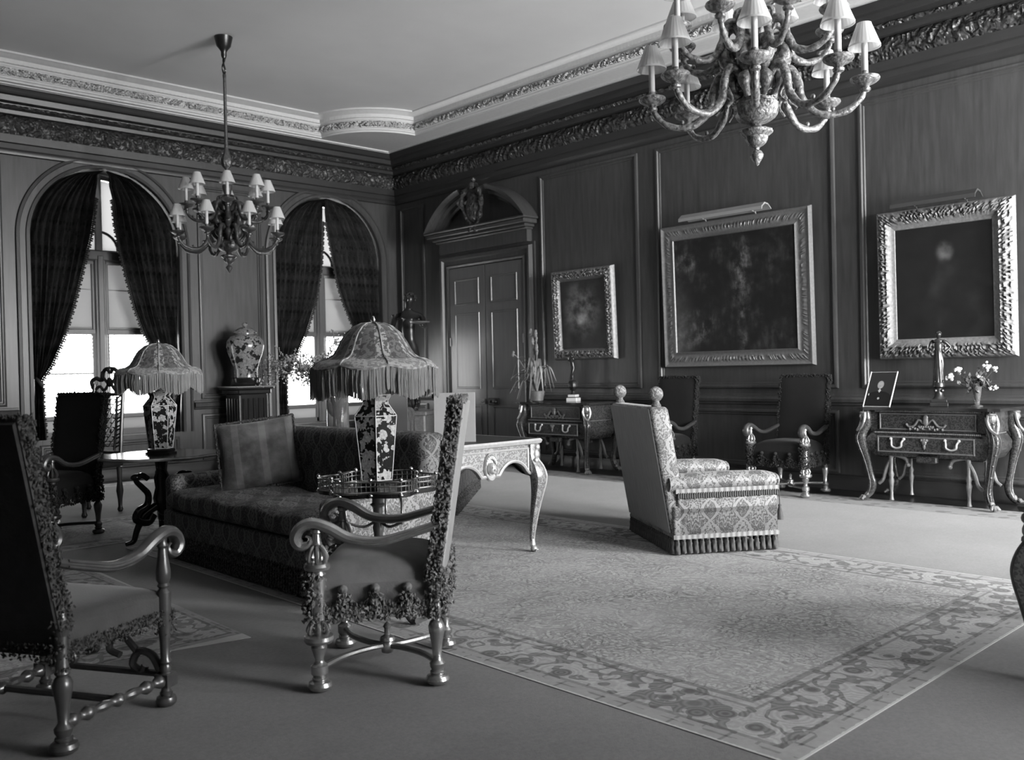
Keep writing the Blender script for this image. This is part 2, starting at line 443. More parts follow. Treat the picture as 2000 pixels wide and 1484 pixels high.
tr = struct('trim_3', up_, 'plasterp', label='moulded plaster upstand framing the ceiling field')
# carved foliage band and dentils along the upstand
def along(pts, step):
    """points and tangents along a closed outline"""
    out = []
    for i in range(len(pts)):
        a = Vector(pts[i]); b = Vector(pts[(i+1) % len(pts)]); L = (b-a).length; k = max(1, int(L/step))
        for j in range(k): out.append((a+(b-a)*(j/k), (b-a).normalized()))
    return out
bd = MB(); q = along(outl(.035), .02)
ph = 0; V = []; F = []; nv = 6; prev = None; s_ = 0
for i, (p, t) in enumerate(q):
    if prev is not None: s_ += (p-prev).length
    prev = p; nrm = Vector((t.y, -t.x))
    for j in range(nv+1):
        tt = j/nv; e_ = sin(pi*tt)**.5 if 0 < j < nv else 0
        r = abs(sin(2*pi*s_/.36+2.6*sin(2*pi*s_/.72)+5*(tt-.5)))*.6+abs(sin(6*pi*s_/.36+7*(tt-.5)))*.5
        d = .065*e_*r-.012
        V.append((p.x-nrm.x*d, p.y-nrm.y*d, ZM+.055+.1*tt))
for i in range(len(q)):
    j = (i+1) % len(q)
    for k in range(nv): F.append((i*(nv+1)+k, j*(nv+1)+k, j*(nv+1)+k+1, i*(nv+1)+k+1))
bd.add(V, F)
struct('carved_band', bd, 'plasterc2', tr)
dn = MB()
for i, (p, t) in enumerate(along(outl(.06), .05)):
    if p.x > 5.5 or p.y > 8:
        a = atan2(t.y, t.x); dn.box(-.013, .013, -.016, .016, ZM+.185, ZM+.232, Matrix.Translation((p.x, p.y, 0)) @ Matrix.Rotation(a, 4, 'Z'))
struct('dentils', dn, 'plasterp', tr)
fl_ = MB()
for d in (0., .06): fl_.rings([[(x, y, z) for x, y in ((XW-.33-d-o1, YN+.33+d+o1), (XW-.33-d-o1, YW-.33-d-o1), (XL+.33+d+o1, YW-.33-d-o1), (XL+.33+d+o1, YN+.33+d+o1))] for o1, z in ((0, ZM), (0, ZM-.018), (.02, ZM-.018), (.02, ZM))])
struct('fillet', fl_, 'plasterp', tr)
ce = MB(); ce.box(XL-.2, XW+.2, YN-.2, YW+.3, ZC, ZC+.2)
struct('ceiling', ce, 'plaster')
# ================================================ WINDOWS
def translucent(name, val, tr, alpha=None, dots=None):
    m = bpy.data.materials.new(name); m.use_nodes = True; t = m.node_tree; t.nodes.clear()
    o = t.nodes.new('ShaderNodeOutputMaterial'); d = t.nodes.new('ShaderNodeBsdfDiffuse'); s_ = t.nodes.new('ShaderNodeBsdfTranslucent')
    mx = t.nodes.new('ShaderNodeMixShader'); mx.inputs[0].default_value = tr
    d.inputs[0].default_value = (val, val, val, 1); s_.inputs[0].default_value = (val, val, val, 1)
    t.links.new(d.outputs[0], mx.inputs[1]); t.links.new(s_.outputs[0], mx.inputs[2]); last = mx.outputs[0]
    if alpha is not None:
        tp = t.nodes.new('ShaderNodeBsdfTransparent'); m2 = t.nodes.new('ShaderNodeMixShader')
        t.links.new(tp.outputs[0], m2.inputs[1]); t.links.new(last, m2.inputs[2])
        if callable(alpha):
            v, x, y, z = coord(t); t.links.new(alpha(t, v, x, y, z).k, m2.inputs[0])
        else: m2.inputs[0].default_value = alpha
        last = m2.outputs[0]
    t.links.new(last, o.inputs[0]); return m
M['blind'] = translucent('linen_roller_blind', .42, .30)
M['sheer'] = translucent('arched_sheer', .24, .28)
def lacef(t, v, x, y, z):
    st = ((x*140).sin()*.5+.5)*.25
    dx = ((x*22).fr()-.5); dy = (((y*22)+(((x*22)-((x*22).fr()))*.5)).fr()-.5)
    dot = (dx*dx+dy*dy).lt(.06)*noise(t, v, 2.2, 0).gt(.5)
    return (st*.8+dot*.95+.05).mn(1.)
M['lace'] = translucent('lace_curtain', .22, .5, lacef)
M['apron'] = translucent('ledge_blind', .34, .42)
g = bpy.data.materials.new('window_glass'); g.use_nodes = True; t = g.node_tree; t.nodes.clear()
o = t.nodes.new('ShaderNodeOutputMaterial'); tp = t.nodes.new('ShaderNodeBsdfTransparent'); gl = t.nodes.new('ShaderNodeBsdfGlossy'); gl.inputs[1].default_value = .02
fr = t.nodes.new('ShaderNodeMixShader'); fr.inputs[0].default_value = .06; tp.inputs[0].default_value = (.92, .92, .92, 1)
t.links.new(tp.outputs[0], fr.inputs[1]); t.links.new(gl.outputs[0], fr.inputs[2]); t.links.new(fr.outputs[0], o.inputs[0]); M['glass'] = g
M['winwood'] = mat('window_wood', **wood(.11, .3, .4))
YG = YW+.34
def window(i, a, b):
    cx = (a+b)/2; r = (b-a)/2
    fm = MB()
    # outer frame following the arch
    rs = []
    for d, y in ((0, YG-.04), (.07, YG-.04), (.07, YG+.04), (0, YG+.04)):
        ring = [(a+d, y, SILL+d)]
        for k in range(31):
            t_ = pi*k/30; ring.append((cx-cos(t_)*(r-d), y, 3.0+sin(t_)*(r-d)))
        ring += [(b-d, y, SILL+d)]; rs.append(ring)
    fm.rings(rs+[rs[0]])
    fm.bev(cx-.07, cx+.07, YG-.07, YG+.04, SILL, 2.86, .012)
    fm.bev(cx-.04, cx+.04, YG-.09, YG-.05, SILL, 2.86, .012)
    fm.bev(cx-.045, cx+.045, YG-.05, YG+.04, 2.9, 3.0+r-.05, .01)
    fm.bev(a, b, YG-.08, YG+.04, 2.79, 2.93, .02)
    for k in range(12):
        t0, t1 = pi*k/12, pi*(k+1)/12
        fm.tube([(cx-cos(t0)*.24, YG-.03, 2.93+sin(t0)*.24), (cx-cos(t1)*.24, YG-.03, 2.93+sin(t1)*.24)], .018, 6)
    for s_ in (-1, 1):
        x0, x1 = (a+.06, cx-.06) if s_ < 0 else (cx+.06, b-.06)
        fm.bev(x0, x1, YG-.045, YG+.03, 1.85, 1.92, .01)
        fm.bev(x0, x1, YG-.03, YG+.03, .77, .83, .01)
        fm.bev(x0, x1, YG-.012, YG+.01, 1.345, 1.365, .003)
        for xx in (x0, x1-.045): fm.bev(xx, xx+.045, YG-.04, YG+.03, SILL, 2.82, .01)
    w1 = struct('window_%d' % i, fm, 'winwood')
    gm = MB(); n = 30; V = [(a+.03, YG+.015, SILL+.02)]+[(cx-cos(pi*k/n)*(r-.03), YG+.015, 3.0+sin(pi*k/n)*(r-.03)) for k in range(n+1)]+[(b-.03, YG+.015, SILL+.02)]
    gm.add(V, [tuple(range(len(V)))]); part('glass_pane', gm, 'glass', w1)
    for s_ in (-1, 1):
        x0, x1 = (a+.11, cx-.08) if s_ < 0 else (cx+.08, b-.11)
        bm = MB(); bm.box(x0, x1, YG-.022, YG-.019, 1.90, 2.79); bm.tube([(x0, YG-.03, 2.77), (x1, YG-.03, 2.77)], .022, 8)
        bm.box(x0, x1, YG-.026, YG-.018, 1.92, 1.945); bm.box(x0, x1, YG-.026, YG-.018, 2.42, 2.43)
        part('roller_blind', bm, 'blind', w1)
        lm = MB(); nn = 60
        lm.grid(nn, 2, lambda i, j: (x0+(x1-x0)*i, YG-.035+.008*sin(i*55), .84+(1.86-.84)*j))
        part('lace_curtain', lm, 'lace', w1, smooth=60)
        am = MB(); am.box(x0, x1, YG-.02, YG-.012, SILL+.05, .78); part('ledge_blind', am, 'apron', w1)
    V = [(cx-cos(pi*k/n)*(r-.08), YG-.016, 2.93+sin(pi*k/n)*(r-.01)) for k in range(n+1)]
    sm_ = MB(); sm_.add(V, [tuple(range(len(V)))]); part('arch_sheer', sm_, 'sheer', w1)
for i, (a, b) in enumerate(WIN): window(i+1, a, b)
for i, (a, b) in enumerate(NEARWIN):
    fm = MB()
    for x in (a, b-.06): fm.bev(x, x+.06, YN-.15, YN-.05, .55, 3.6, .01)
    for z in (.55, 1.6, 2.6, 3.54): fm.bev(a, b, YN-.15, YN-.05, z, z+.06, .01)
    fm.bev((a+b)/2-.04, (a+b)/2+.04, YN-.15, YN-.05, .55, 3.6, .01)
    w1 = struct('window_%d' % (i+3), fm, 'winwood'); gm = MB(); gm.box(a, b, YN-.11, YN-.105, .57, 3.58); part('glass_pane', gm, 'glass', w1)
# ================================================ CURTAINS
def interp(L, z):
    L = sorted(L, key=lambda p: p[1])
    if z <= L[0][1]: return L[0][0]
    for (x0, z0), (x1, z1) in zip(L, L[1:]):
        if z <= z1: return x0+(x1-x0)*(z-z0)/(z1-z0)
    return L[-1][0]
def curtain(a, b, side, edge, tie, label):
    """side -1 left, +1 right; edge = inner edge as (x,z) from top to tie-back, then the tail"""
    cx = (a+b)/2; r = (b-a)/2-.012; edge = [((x+side*.02)*1.0128, 1.28+(z-1.28)*1.0128) for x, z in edge]
    z0, z1 = .02, 3.0+r
    nu, nv = 46, 64; rnd = random.Random(int(a*10)+side); ph = rnd.random()*6
    def fn(i, j):
        z = z0+(z1-z0)*j
        xo = cx+side*(r if z < 3 else sqrt(max(.0004, r*r-(z-3)**2)))
        xi = interp(edge, z); hw_ = r if z < 3 else sqrt(max(.0004, r*r-(z-3)**2))
        xi = min(max(xi, cx-hw_), cx+hw_)
        g_ = min(1, abs(xi-xo)/.5)
        y = YW+.05-.03*(1-g_)-(.018+.018*g_)*sin(i*2*pi*9+ph+.9*sin(z*1.7))-.012*sin(i*41+z*3)-.05*math.exp(-((z-tie)/.25)**2)
        return (xo+(xi-xo)*i, y, z)
    m = MB(); m.grid(nu, nv, fn)
    t_ = thing('curtain', label, 'curtain', (cx+side*r, YW+.05, 0), 0, 'velvet curtains at the arched windows')
    m.v = [(x-(cx+side*r), y-(YW+.05), z) for x, y, z in m.v]
    d = part('drape', m, 'velvetd', t_, smooth=80)
    fb = MB(); z = z0+.05; ox, oy = cx+side*r, YW+.05
    pts = []
    for k in range(800):
        zz = z1-.35-(z1-.4)*k/800; p = Vector(fn(1., (zz-z0)/(z1-z0))); p -= Vector((ox, oy, 0))
        if not pts or (p-pts[-1]).length > .026: pts.append(p)
    for p in pts:
        fb.ball((p.x-side*.008, p.y-.01, p.z-.008), .016, 6, 4)
        if len(fb.v) % 52 < 26: fb.ball((p.x-side*.026, p.y-.01, p.z-.016), .013, 6, 4)
    part('bobble_fringe', fb, 'bobble', t_)
    tb = MB(); xi = interp(edge, tie)-ox
    tb.tube(bez([(0, .03, tie+.1), (xi*.4, -.09, tie+.03), (xi*.9, -.09, tie-.03), (xi*1.05, -.02, tie-.02)], 12), .022, 8)
    part('tie_back', tb, 'bobble', t_)
curtain(*WIN[0], -1, [(4.19, 3.7), (4.16, 3.5), (4.09, 3.05), (3.99, 2.66), (3.88, 2.22), (3.74, 1.78), (3.60, 1.47), (3.47, 1.29), (3.475, 1.2), (3.51, .7), (3.53, 0)], 1.25, 'black velvet curtain drawn to the left of the leftmost arched window')
curtain(*WIN[0], 1, [(4.29, 3.7), (4.33, 3.5), (4.35, 3.2), (4.40, 2.88), (4.48, 2.56), (4.57, 2.18), (4.68, 1.86), (4.84, 1.55), (5.08, 1.28), (5.09, 1.15), (5.0, .7), (4.98, 0)], 1.25, 'black velvet curtain drawn right of the window behind the far lamp')
curtain(*WIN[1], -1, [(7.39, 3.66), (7.38, 3.5), (7.34, 2.87), (7.23, 2.34), (7.06, 1.88), (6.86, 1.51), (6.70, 1.28), (6.70, 1.15), (6.74, .7), (6.76, 0)], 1.25, 'black velvet curtain between the tall covered jar and the flowering branches')
curtain(*WIN[1], 1, [(7.405, 3.66), (7.42, 3.5), (7.53, 3.03), (7.61, 2.66), (7.71, 2.35), (7.86, 1.97), (8.05, 1.6), (8.36, 1.28), (8.36, 1.15), (8.28, .7), (8.26, 0)], 1.25, 'black velvet curtain nearest the room corner, beside the large bronze figure')
# ================================================ DOOR with broken pediment
dm = MB(); a, b, zt = 8.93, 10.51, 2.80
dm.box(XW-.006, XW+.02, a, b, 0, zt)
dframe = struct('door_1', dm, 'door')
for k, (y0, y1) in enumerate(((a+.004, (a+b)/2-.004), ((a+b)/2+.004, b-.004))):
    lf = MB(); lf.bev(XW-.045, XW-.006, y0, y1, .02, zt-.01, .006)
    for v0, v1 in ((.18, .78), (1.02, 2.12), (2.24, 2.62)):
        PD = lambda u, v, h: (XW-.045-h, u, v)
        lf.mould(y0+.12, y1-.12, v0, v1, [(0, .001), (.006, .012), (.02, .012), (.035, -.012), (.05, -.012)], PD)
    o = part('door_leaf', lf, 'door', dframe)
    if k == 0:
        hb = MB(); hb.bev(XW-.075, XW-.046, y1-.26, y1-.04, .79, .89, .01); hb.ball((XW-.10, y1-.22, .84), .034, 10, 6); hb.tube([(XW-.1, y1-.22, .84), (XW-.05, y1-.22, .84)], .014)
        hb.ball((XW-.08, y1-.10, .84), .02, 8, 5); part('lock_box', hb, 'bronze', o, 'dark metal lock box and round knob')
    else:
        hb = MB(); hb.bev(XW-.06, XW-.046, y0+.03, y0+.16, .80, .88, .008); hb.ball((XW-.085, y0+.06, .84), .022, 8, 6); part('door_handle', hb, 'giltd', o)
    hg = MB()
    for z in (.5, 1.65): hg.tube([(XW-.055, (y0+.01 if k == 0 else y1-.01), z), (XW-.055, (y0+.01 if k == 0 else y1-.01), z+.12)], .012, 8)
    part('hinge', hg, 'giltd', o)
fr_ = MB()
AR = [(0, 0), (.0, .06), (.025, .07), (.05, .05), (.10, .05), (.12, .085), (.155, .09), (.17, .03), (.21, .03), (.21, 0)]
rs = []
for d, h in AR: rs.append([(XW-h, a-d, 0), (XW-h, a-d, zt+d), (XW-h, b+d, zt+d), (XW-h, b+d, 0)])
fr_.add([p for r in rs for p in r], [(k*4+i, k*4+i+1, (k+1)*4+i+1, (k+1)*4+i) for k in range(len(rs)-1) for i in range(3)])
fr_.box(XW-.10, XW, a-.14, b+.14, zt+.21, zt+.40)
for z0_, z1_, ex, hh in ((3.17, 3.20, .17, .15), (3.20, 3.24, .20, .19), (3.24, 3.30, .25, .26), (3.30, 3.33, .28, .29)):
    fr_.bev(XW-hh, XW, a-ex, b+ex, z0_, z1_, .01)
yc, hw = (a+b)/2, (b-a)/2+.27; rise = .56; Rr = (hw*hw+rise*rise)/(2*rise); zc = 3.33+rise-Rr; th = math.asin(hw/Rr)
for s_ in (-1, 1):
    rings = []
    for k in range(17):
        t_ = th-(th-.22)*k/16; q = []
        for dr, h in ((-.17, .0), (-.17, .10), (-.14, .12), (-.12, .17), (-.08, .19), (-.06, .25), (-.02, .27), (0, .29), (.0, 0)):
            q.append((XW-h, yc+s_*sin(t_)*(Rr+dr), max(3.33, zc+cos(t_)*(Rr+dr))))
        rings.append(q)
    fr_.rings(rings, cap0=True, cap1=True)
# tympanum
V = [(XW-.05, yc+sin(-th+2*th*k/20)*(Rr-.1), max(3.33, zc+cos(-th+2*th*k/20)*(Rr-.1))) for k in range(21)]
fr_.add(V, [tuple(range(21))])
tr4 = struct('trim_4', fr_, 'oak', smooth=22, label='doorcase with a broken arched pediment')
ct = MB()
ct.ball((XW-.22, yc, 3.58), 1, 16, 10, (.07, .15, .21))
for s_ in (-1, 1):
    ct.tube(bez([(XW-.2, yc, 3.90), (XW-.24, yc+s_*.12, 3.85), (XW-.27, yc+s_*.20, 3.72), (XW-.25, yc+s_*.19, 3.56), (XW-.22, yc+s_*.10, 3.40), (XW-.22, yc+s_*.03, 3.28)], 20), [.03+.012*sin(k*1.4) for k in range(21)], 8)
    ct.tube(bez([(XW-.24, yc+s_*.20, 3.72), (XW-.30, yc+s_*.25, 3.66), (XW-.28, yc+s_*.20, 3.62)], 8), .02, 6)
ct.ball((XW-.24, yc, 3.88), .055, 10, 7); ct.ball((XW-.22, yc, 3.97), .035, 8, 6)
for k in range(9): ct.ball((XW-.24, yc+.07*sin(k*2.4), 3.28+.03*cos(k*1.7)), .03, 7, 5)
part('cartouche', ct, 'carve', tr4)
# ================================================ PICTURES
def relief_frame(mb, y0, y1, z0, z1, wd, prof, relief, t0=0., t1=1., X0=None, nt=12):
    """four mitred sides; prof(t) height, relief(s,t) added between t0 and t1"""
    cs = [(y0, z0), (y1, z0), (y1, z1), (y0, z1)]; ci = [(y0+wd, z0+wd), (y1-wd, z0+wd), (y1-wd, z1-wd), (y0+wd, z1-wd)]
    for k in range(4):
        A, B = cs[k], cs[(k+1) % 4]; a_, b_ = ci[k], ci[(k+1) % 4]
        L = hypot(B[0]-A[0], B[1]-A[1]); ns = int(L/.013)
        def fn(i, j):
            p = (A[0]+(B[0]-A[0])*i, A[1]+(B[1]-A[1])*i); q = (a_[0]+(b_[0]-a_[0])*i, a_[1]+(b_[1]-a_[1])*i)
            h = prof(j)
            if t0 < j < t1: h += relief(i*L, (j-t0)/(t1-t0))
            return (-h, p[0]+(q[0]-p[0])*j, p[1]+(q[1]-p[1])*j)
        mb.grid(ns, nt, fn)
def leafy(amp, per):
    def r(s, t):
        e_ = sin(pi*t)**.4 if 0 < t < 1 else 0
        a_ = sin(2*pi*s/per+1.5*sin(2*pi*s/per*.37)+1.1*sin(9*(t-.5))); b_ = sin(2*pi*s/per*1.9-4*(t-.5)*sin(2*pi*s/per*.5))*cos(7*(t-.5))
        return amp*e_*(abs(a_)*.6+.6*abs(b_)-.3)
    return r
def pwl(*P):
    def g_(t):
        for (a_, h0), (b_, h1) in zip(P, P[1:]):
            if t <= b_: return h0+(h1-h0)*(t-a_)/max(1e-6, b_-a_)
        return P[-1][1]
    return g_
def picture(label, y0, y1, z0, z1, wd, prof, rel, t0, t1, fm, cmat, light=None, tilt=2., grp=None):
    yc_ = (y0+y1)/2
    t_ = thing('framed_painting', label, 'painting', (XW-.03, yc_, z0))
    t_.rotation_euler = (0, R(-tilt), 0)
    m = MB(); relief_frame(m, y0-yc_, y1-yc_, 0, z1-z0, wd, prof, rel, t0, t1)
    m.box(-.02, 0, y0-yc_+.01, y1-yc_-.01, .01, z1-z0-.01)
    part('picture_frame', m, fm, t_, smooth=50)
    c_ = MB(); c_.box(-.035, -.025, y0-yc_+wd*.93, y1-yc_-wd*.93, wd*.93, z1-z0-wd*.93); part('canvas', c_, cmat, t_)
    if light:
        l = MB(); w2 = light
        pr = [(.03, -.01), (-.03, .035), (-.10, .045), (-.16, .0), (-.165, -.035), (-.155, -.035), (-.145, -.005), (-.09, .03), (-.03, .02), (.03, -.022)]
        zz = z1-z0+.03
        l.rings([[(x-.10, yy, zz+z) for x, z in pr] for yy in (-w2/2, w2/2)], cap0=True, cap1=True)
        for yy in (-w2*.3, w2*.3): l.tube([(-.02, yy, z1-z0-.05), (-.04, yy, zz-.02), (-.12, yy, zz-.005)], .008, 6)
        part('picture_light', l, 'shade_m' if light > 1 else 'shade_k', t_)
    return t_
M['shade_k'] = mat('dark_reflector', .06, .5, .3)
M['shade_m'] = mat('bronzed_reflector', .26, .6, .1)
M['giltd2'] = mat('carved_giltwood', lambda t, v, x, y, z: noise(t, v, 40, 3)*.26+.08, .62, .25, bump=fine(60), bstr=.5, bdist=.004)
def landscape(t, v, x, y, z):
    n = noise(t, v, 2.2, 6, .62); r = noise(t, v, 7, 5, .7); k = ((noise(t, vec(t, x*5, y*1.4), 1.8, 4)*24).sin()*.5+.5)
    def pt(cx, cy, w, h): return ((((x-cx)*(1/w)).abs()).pw(2.)+(((y-cy)*(1/h)).abs()).pw(2.)).sm(1.1, .2)
    q = pt(-.12, 1.0, .16, .5)*.9+pt(.55, .45, .35, .25)*.6+pt(.62, 1.2, .2, .12)*.8+pt(-.1, .35, .08, .3)*.7
    return (n.sm(.40, .62)*.25+q*n.sm(.3, .55))*(r.sm(.36, .66)*.15)*(k*.7+.3)+.006+(x.sm(.45, .8)*r*.16)*y.sm(1.2, .2)
def portrait(cy, cz, face, g0):
    def f(t, v, x, y, z):
        dx = x-cy; d1 = (dx*dx*1.7+(y-cz)*(y-cz)).pw(.5)
        n = noise(t, v, 5, 4)
        n2 = noise(t, v, 2.2, 3); d2 = ((dx+.10)*(dx+.10)*.9+(y-cz+.45)*(y-cz+.45)*.45).pw(.5)
        return (d1.sm(face*1.2, face*.2)*n.sm(.3, .7)*.13)+g0*n+.003+(d2.sm(.34, .20)*n2.sm(.45, .75)*.02)
    return f
def portrait2(t, v, x, y, z):
    n = noise(t, v, 6, 5, .6); dx = x-.02; d1 = (dx*dx*1.2+(y-.62)*(y-.62)).pw(.5); d2 = ((x-.15)*(x-.15)+(y-.86)*(y-.86)).pw(.5)
    ch = (dx*dx*.9+(y-.52)*(y-.52)*2.5).pw(.5)
    return (d1.sm(.42, .12)*n.sm(.35, .7)*.16)+(ch.sm(.15, .04)*n*.4)+(n*n*.05)+.006+d2.sm(.16, .05)*n*.06
M['c1'] = mat('small_portrait_canvas', portrait2, .5)
M['c2'] = mat('landscape_canvas', landscape, .5)
M['c3'] = mat('dark_portrait_canvas', portrait(-.02, .98, .11, .012), .5)
picture('small portrait in a deep leaf-carved gilt frame, hung over the left commode', 7.30, 8.34, 1.39, 2.55, .16, pwl((0, 0), (.02, .05), (.15, .075), (.2, .06), (.75, .055), (.8, .035), (.9, .03), (1, .01)), leafy(.05, .13), .18, .76, 'giltd', 'c1')
def incised(s, t):
    q = s/.055; i = int(q); fr2 = q-i; rnd = random.Random(i*7+3); k = rnd.random()
    if not .3 < t < .7 or fr2 < .15 or k < .12: return 0
    return .012 if (fr2 < .35 or fr2 > .8 or (k > .5 and .45 < t < .58) or (k < .4 and t > .6)) else 0
picture('largest painting, a dark rocky landscape in a flat lettered gilt frame', 4.67, 6.56, 1.26, 2.90, .19, pwl((0, 0), (.02, .055), (.14, .06), (.2, .035), (.82, .035), (.86, .055), (.95, .05), (1, .01)), incised, .22, .8, 'gilt2', 'c2', 1.05, 1.5) if M.setdefault('gilt2', mat('flat_giltwood', lambda t, v, x, y, z: noise(t, v, 40, 3)*.14+.13, .45, .5, bump=fine(60), bstr=.3, bdist=.003)) else 0
picture('dark half-length portrait in a richly carved frame over the right commode', 2.76, 4.00, 1.30, 2.71, .20, pwl((0, 0), (.02, .04), (.08, .05), (.12, .045), (.62, .075), (.68, .07), (.72, .055), (.86, .045), (.9, .05), (1, .01)), leafy(.055, .12), .1, .66, 'giltd2', 'c3', .75, 1.)
# ================================================ FURNITURE
M['velvet'] = mat('worn_velvet', lambda t, v, x, y, z: fuzz(.17, .6, 18)(t, v, x, y, z), .8, bump=fine(120), bstr=.3, bdist=.003, sheen=.4, kind='Object')
M['velvetk'] = mat('dark_velvet_cover', lambda t, v, x, y, z: fuzz(.016, .4, 18)(t, v, x, y, z), .85, sheen=.08, kind='Object', spec=.2)
M['backcloth'] = mat('backing_cloth', lambda t, v, x, y, z: noise(t, vec(t, x*40, y*3), 2, 4)*.24+.10, .8, bump=fine(150), bstr=.3, bdist=.002, sheen=.2)
M['backcloth2'] = mat('chair_backing_cloth', lambda t, v, x, y, z: noise(t, vec(t, x*30, y*3), 2, 4)*.2+.24, .7, bump=fine(150), bstr=.3, bdist=.002, sheen=.3)
M['yarn'] = mat('tufted_yarn', lambda t, v, x, y, z: noise(t, v, 60, 2)*.18+.06, .75, kind='Object')
M['velvetf'] = mat('shaded_velvet', lambda t, v, x, y, z: fuzz(.055, .6, 18)(t, v, x, y, z), .85, bump=fine(120), bstr=.3, bdist=.003, sheen=.25, kind='Object')  # darker copy of the chair velvet, shade on the left armchair in its colour
M['velvetm'] = mat('plush_back_cover', lambda t, v, x, y, z: fuzz(.045, .8, 22)(t, v, x, y, z), .85, sheen=.2, kind='Object', bump=fine(60), bstr=.5, bdist=.004)
M['yarnk'] = mat('dark_tufted_yarn', .015, .85)
M['yarnm'] = mat('middling_yarn', lambda t, v, x, y, z: noise(t, v, 60, 2)*.06+.02, .8, kind='Object')
M['parcel'] = mat('silvered_wood', lambda t, v, x, y, z: noise(t, v, 20, 3)*.3+.26, .27, .8, bump=fine(40), bstr=.2, bdist=.003)
M['parceld'] = mat('dark_parcel_gilt_wood', lambda t, v, x, y, z: noise(t, v, 20, 3)*.10+.07, .3, .6)
def openbulb(mb, c, z0, z1, r, n=7, rr=.008):
    for k in range(n):
        a = 2*pi*k/n
        mb.tube(bez([(c[0]+.3*r*cos(a), c[1]+.3*r*sin(a), z1), (c[0]+.75*r*cos(a), c[1]+.75*r*sin(a), z1-(z1-z0)*.3), (c[0]+r*cos(a), c[1]+r*sin(a), z0+(z1-z0)*.25), (c[0]+.8*r*cos(a), c[1]+.8*r*sin(a), z0)], 9), rr, 6)
FOOT = [(.0, 0), (.034, .0), (.046, .008), (.050, .02), (.044, .034), (.026, .040), (.030, .046), (.030, .052), (.024, .056)]
def front_leg(x, y, fancy):
    m = MB(); c = (x, y, 0)
    if fancy:
        m.lathe(FOOT+[(.028, .06), (.034, .068), (.034, .10), (.026, .106), (.019, .115), (.017, .125), (.030, .165), (.033, .175), (.028, .183), (.052, .192), (.060, .205), (.058, .22), (.040, .228), (.014, .236)], 18, c)
        openbulb(m, c, .228, .285, .044)
        m.lathe([(.014, .23), (.02, .28), (.034, .287), (.034, .45), (.022, .458), (.034, .466), (.030, .478), (.050, .488), (.054, .50), (.048, .512), (.022, .52)], 18, c)
        openbulb(m, c, .515, .585, .040)
        m.lathe([(.010, .52), (.012, .58), (.024, .588), (.018, .60), (.016, .63), (.024, .636), (.022, .65)], 16, c)
    else:
        m.lathe(FOOT+[(.022, .07), (.034, .078), (.034, .12), (.024, .13), (.028, .15), (.022, .16), (.030, .17), (.022, .185), (.024, .25), (.034, .33), (.034, .44), (.020, .455), (.030, .465), (.024, .475), (.034, .49), (.036, .52), (.024, .58), (.020, .61), (.028, .62), (.020, .635), (.024, .65)], 16, c, mod=lambda a, z: .8)
    return m
def rear_leg(x, y):
    m = MB(); m.lathe(FOOT+[(.024, .06), (.030, .07), (.032, .085), (.024, .095), (.018, .105), (.022, .16), (.032, .215), (.034, .235), (.026, .255), (.018, .262), (.026, .272), (.022, .285), (.022, .42)], 16, (x, y, 0))
    return m
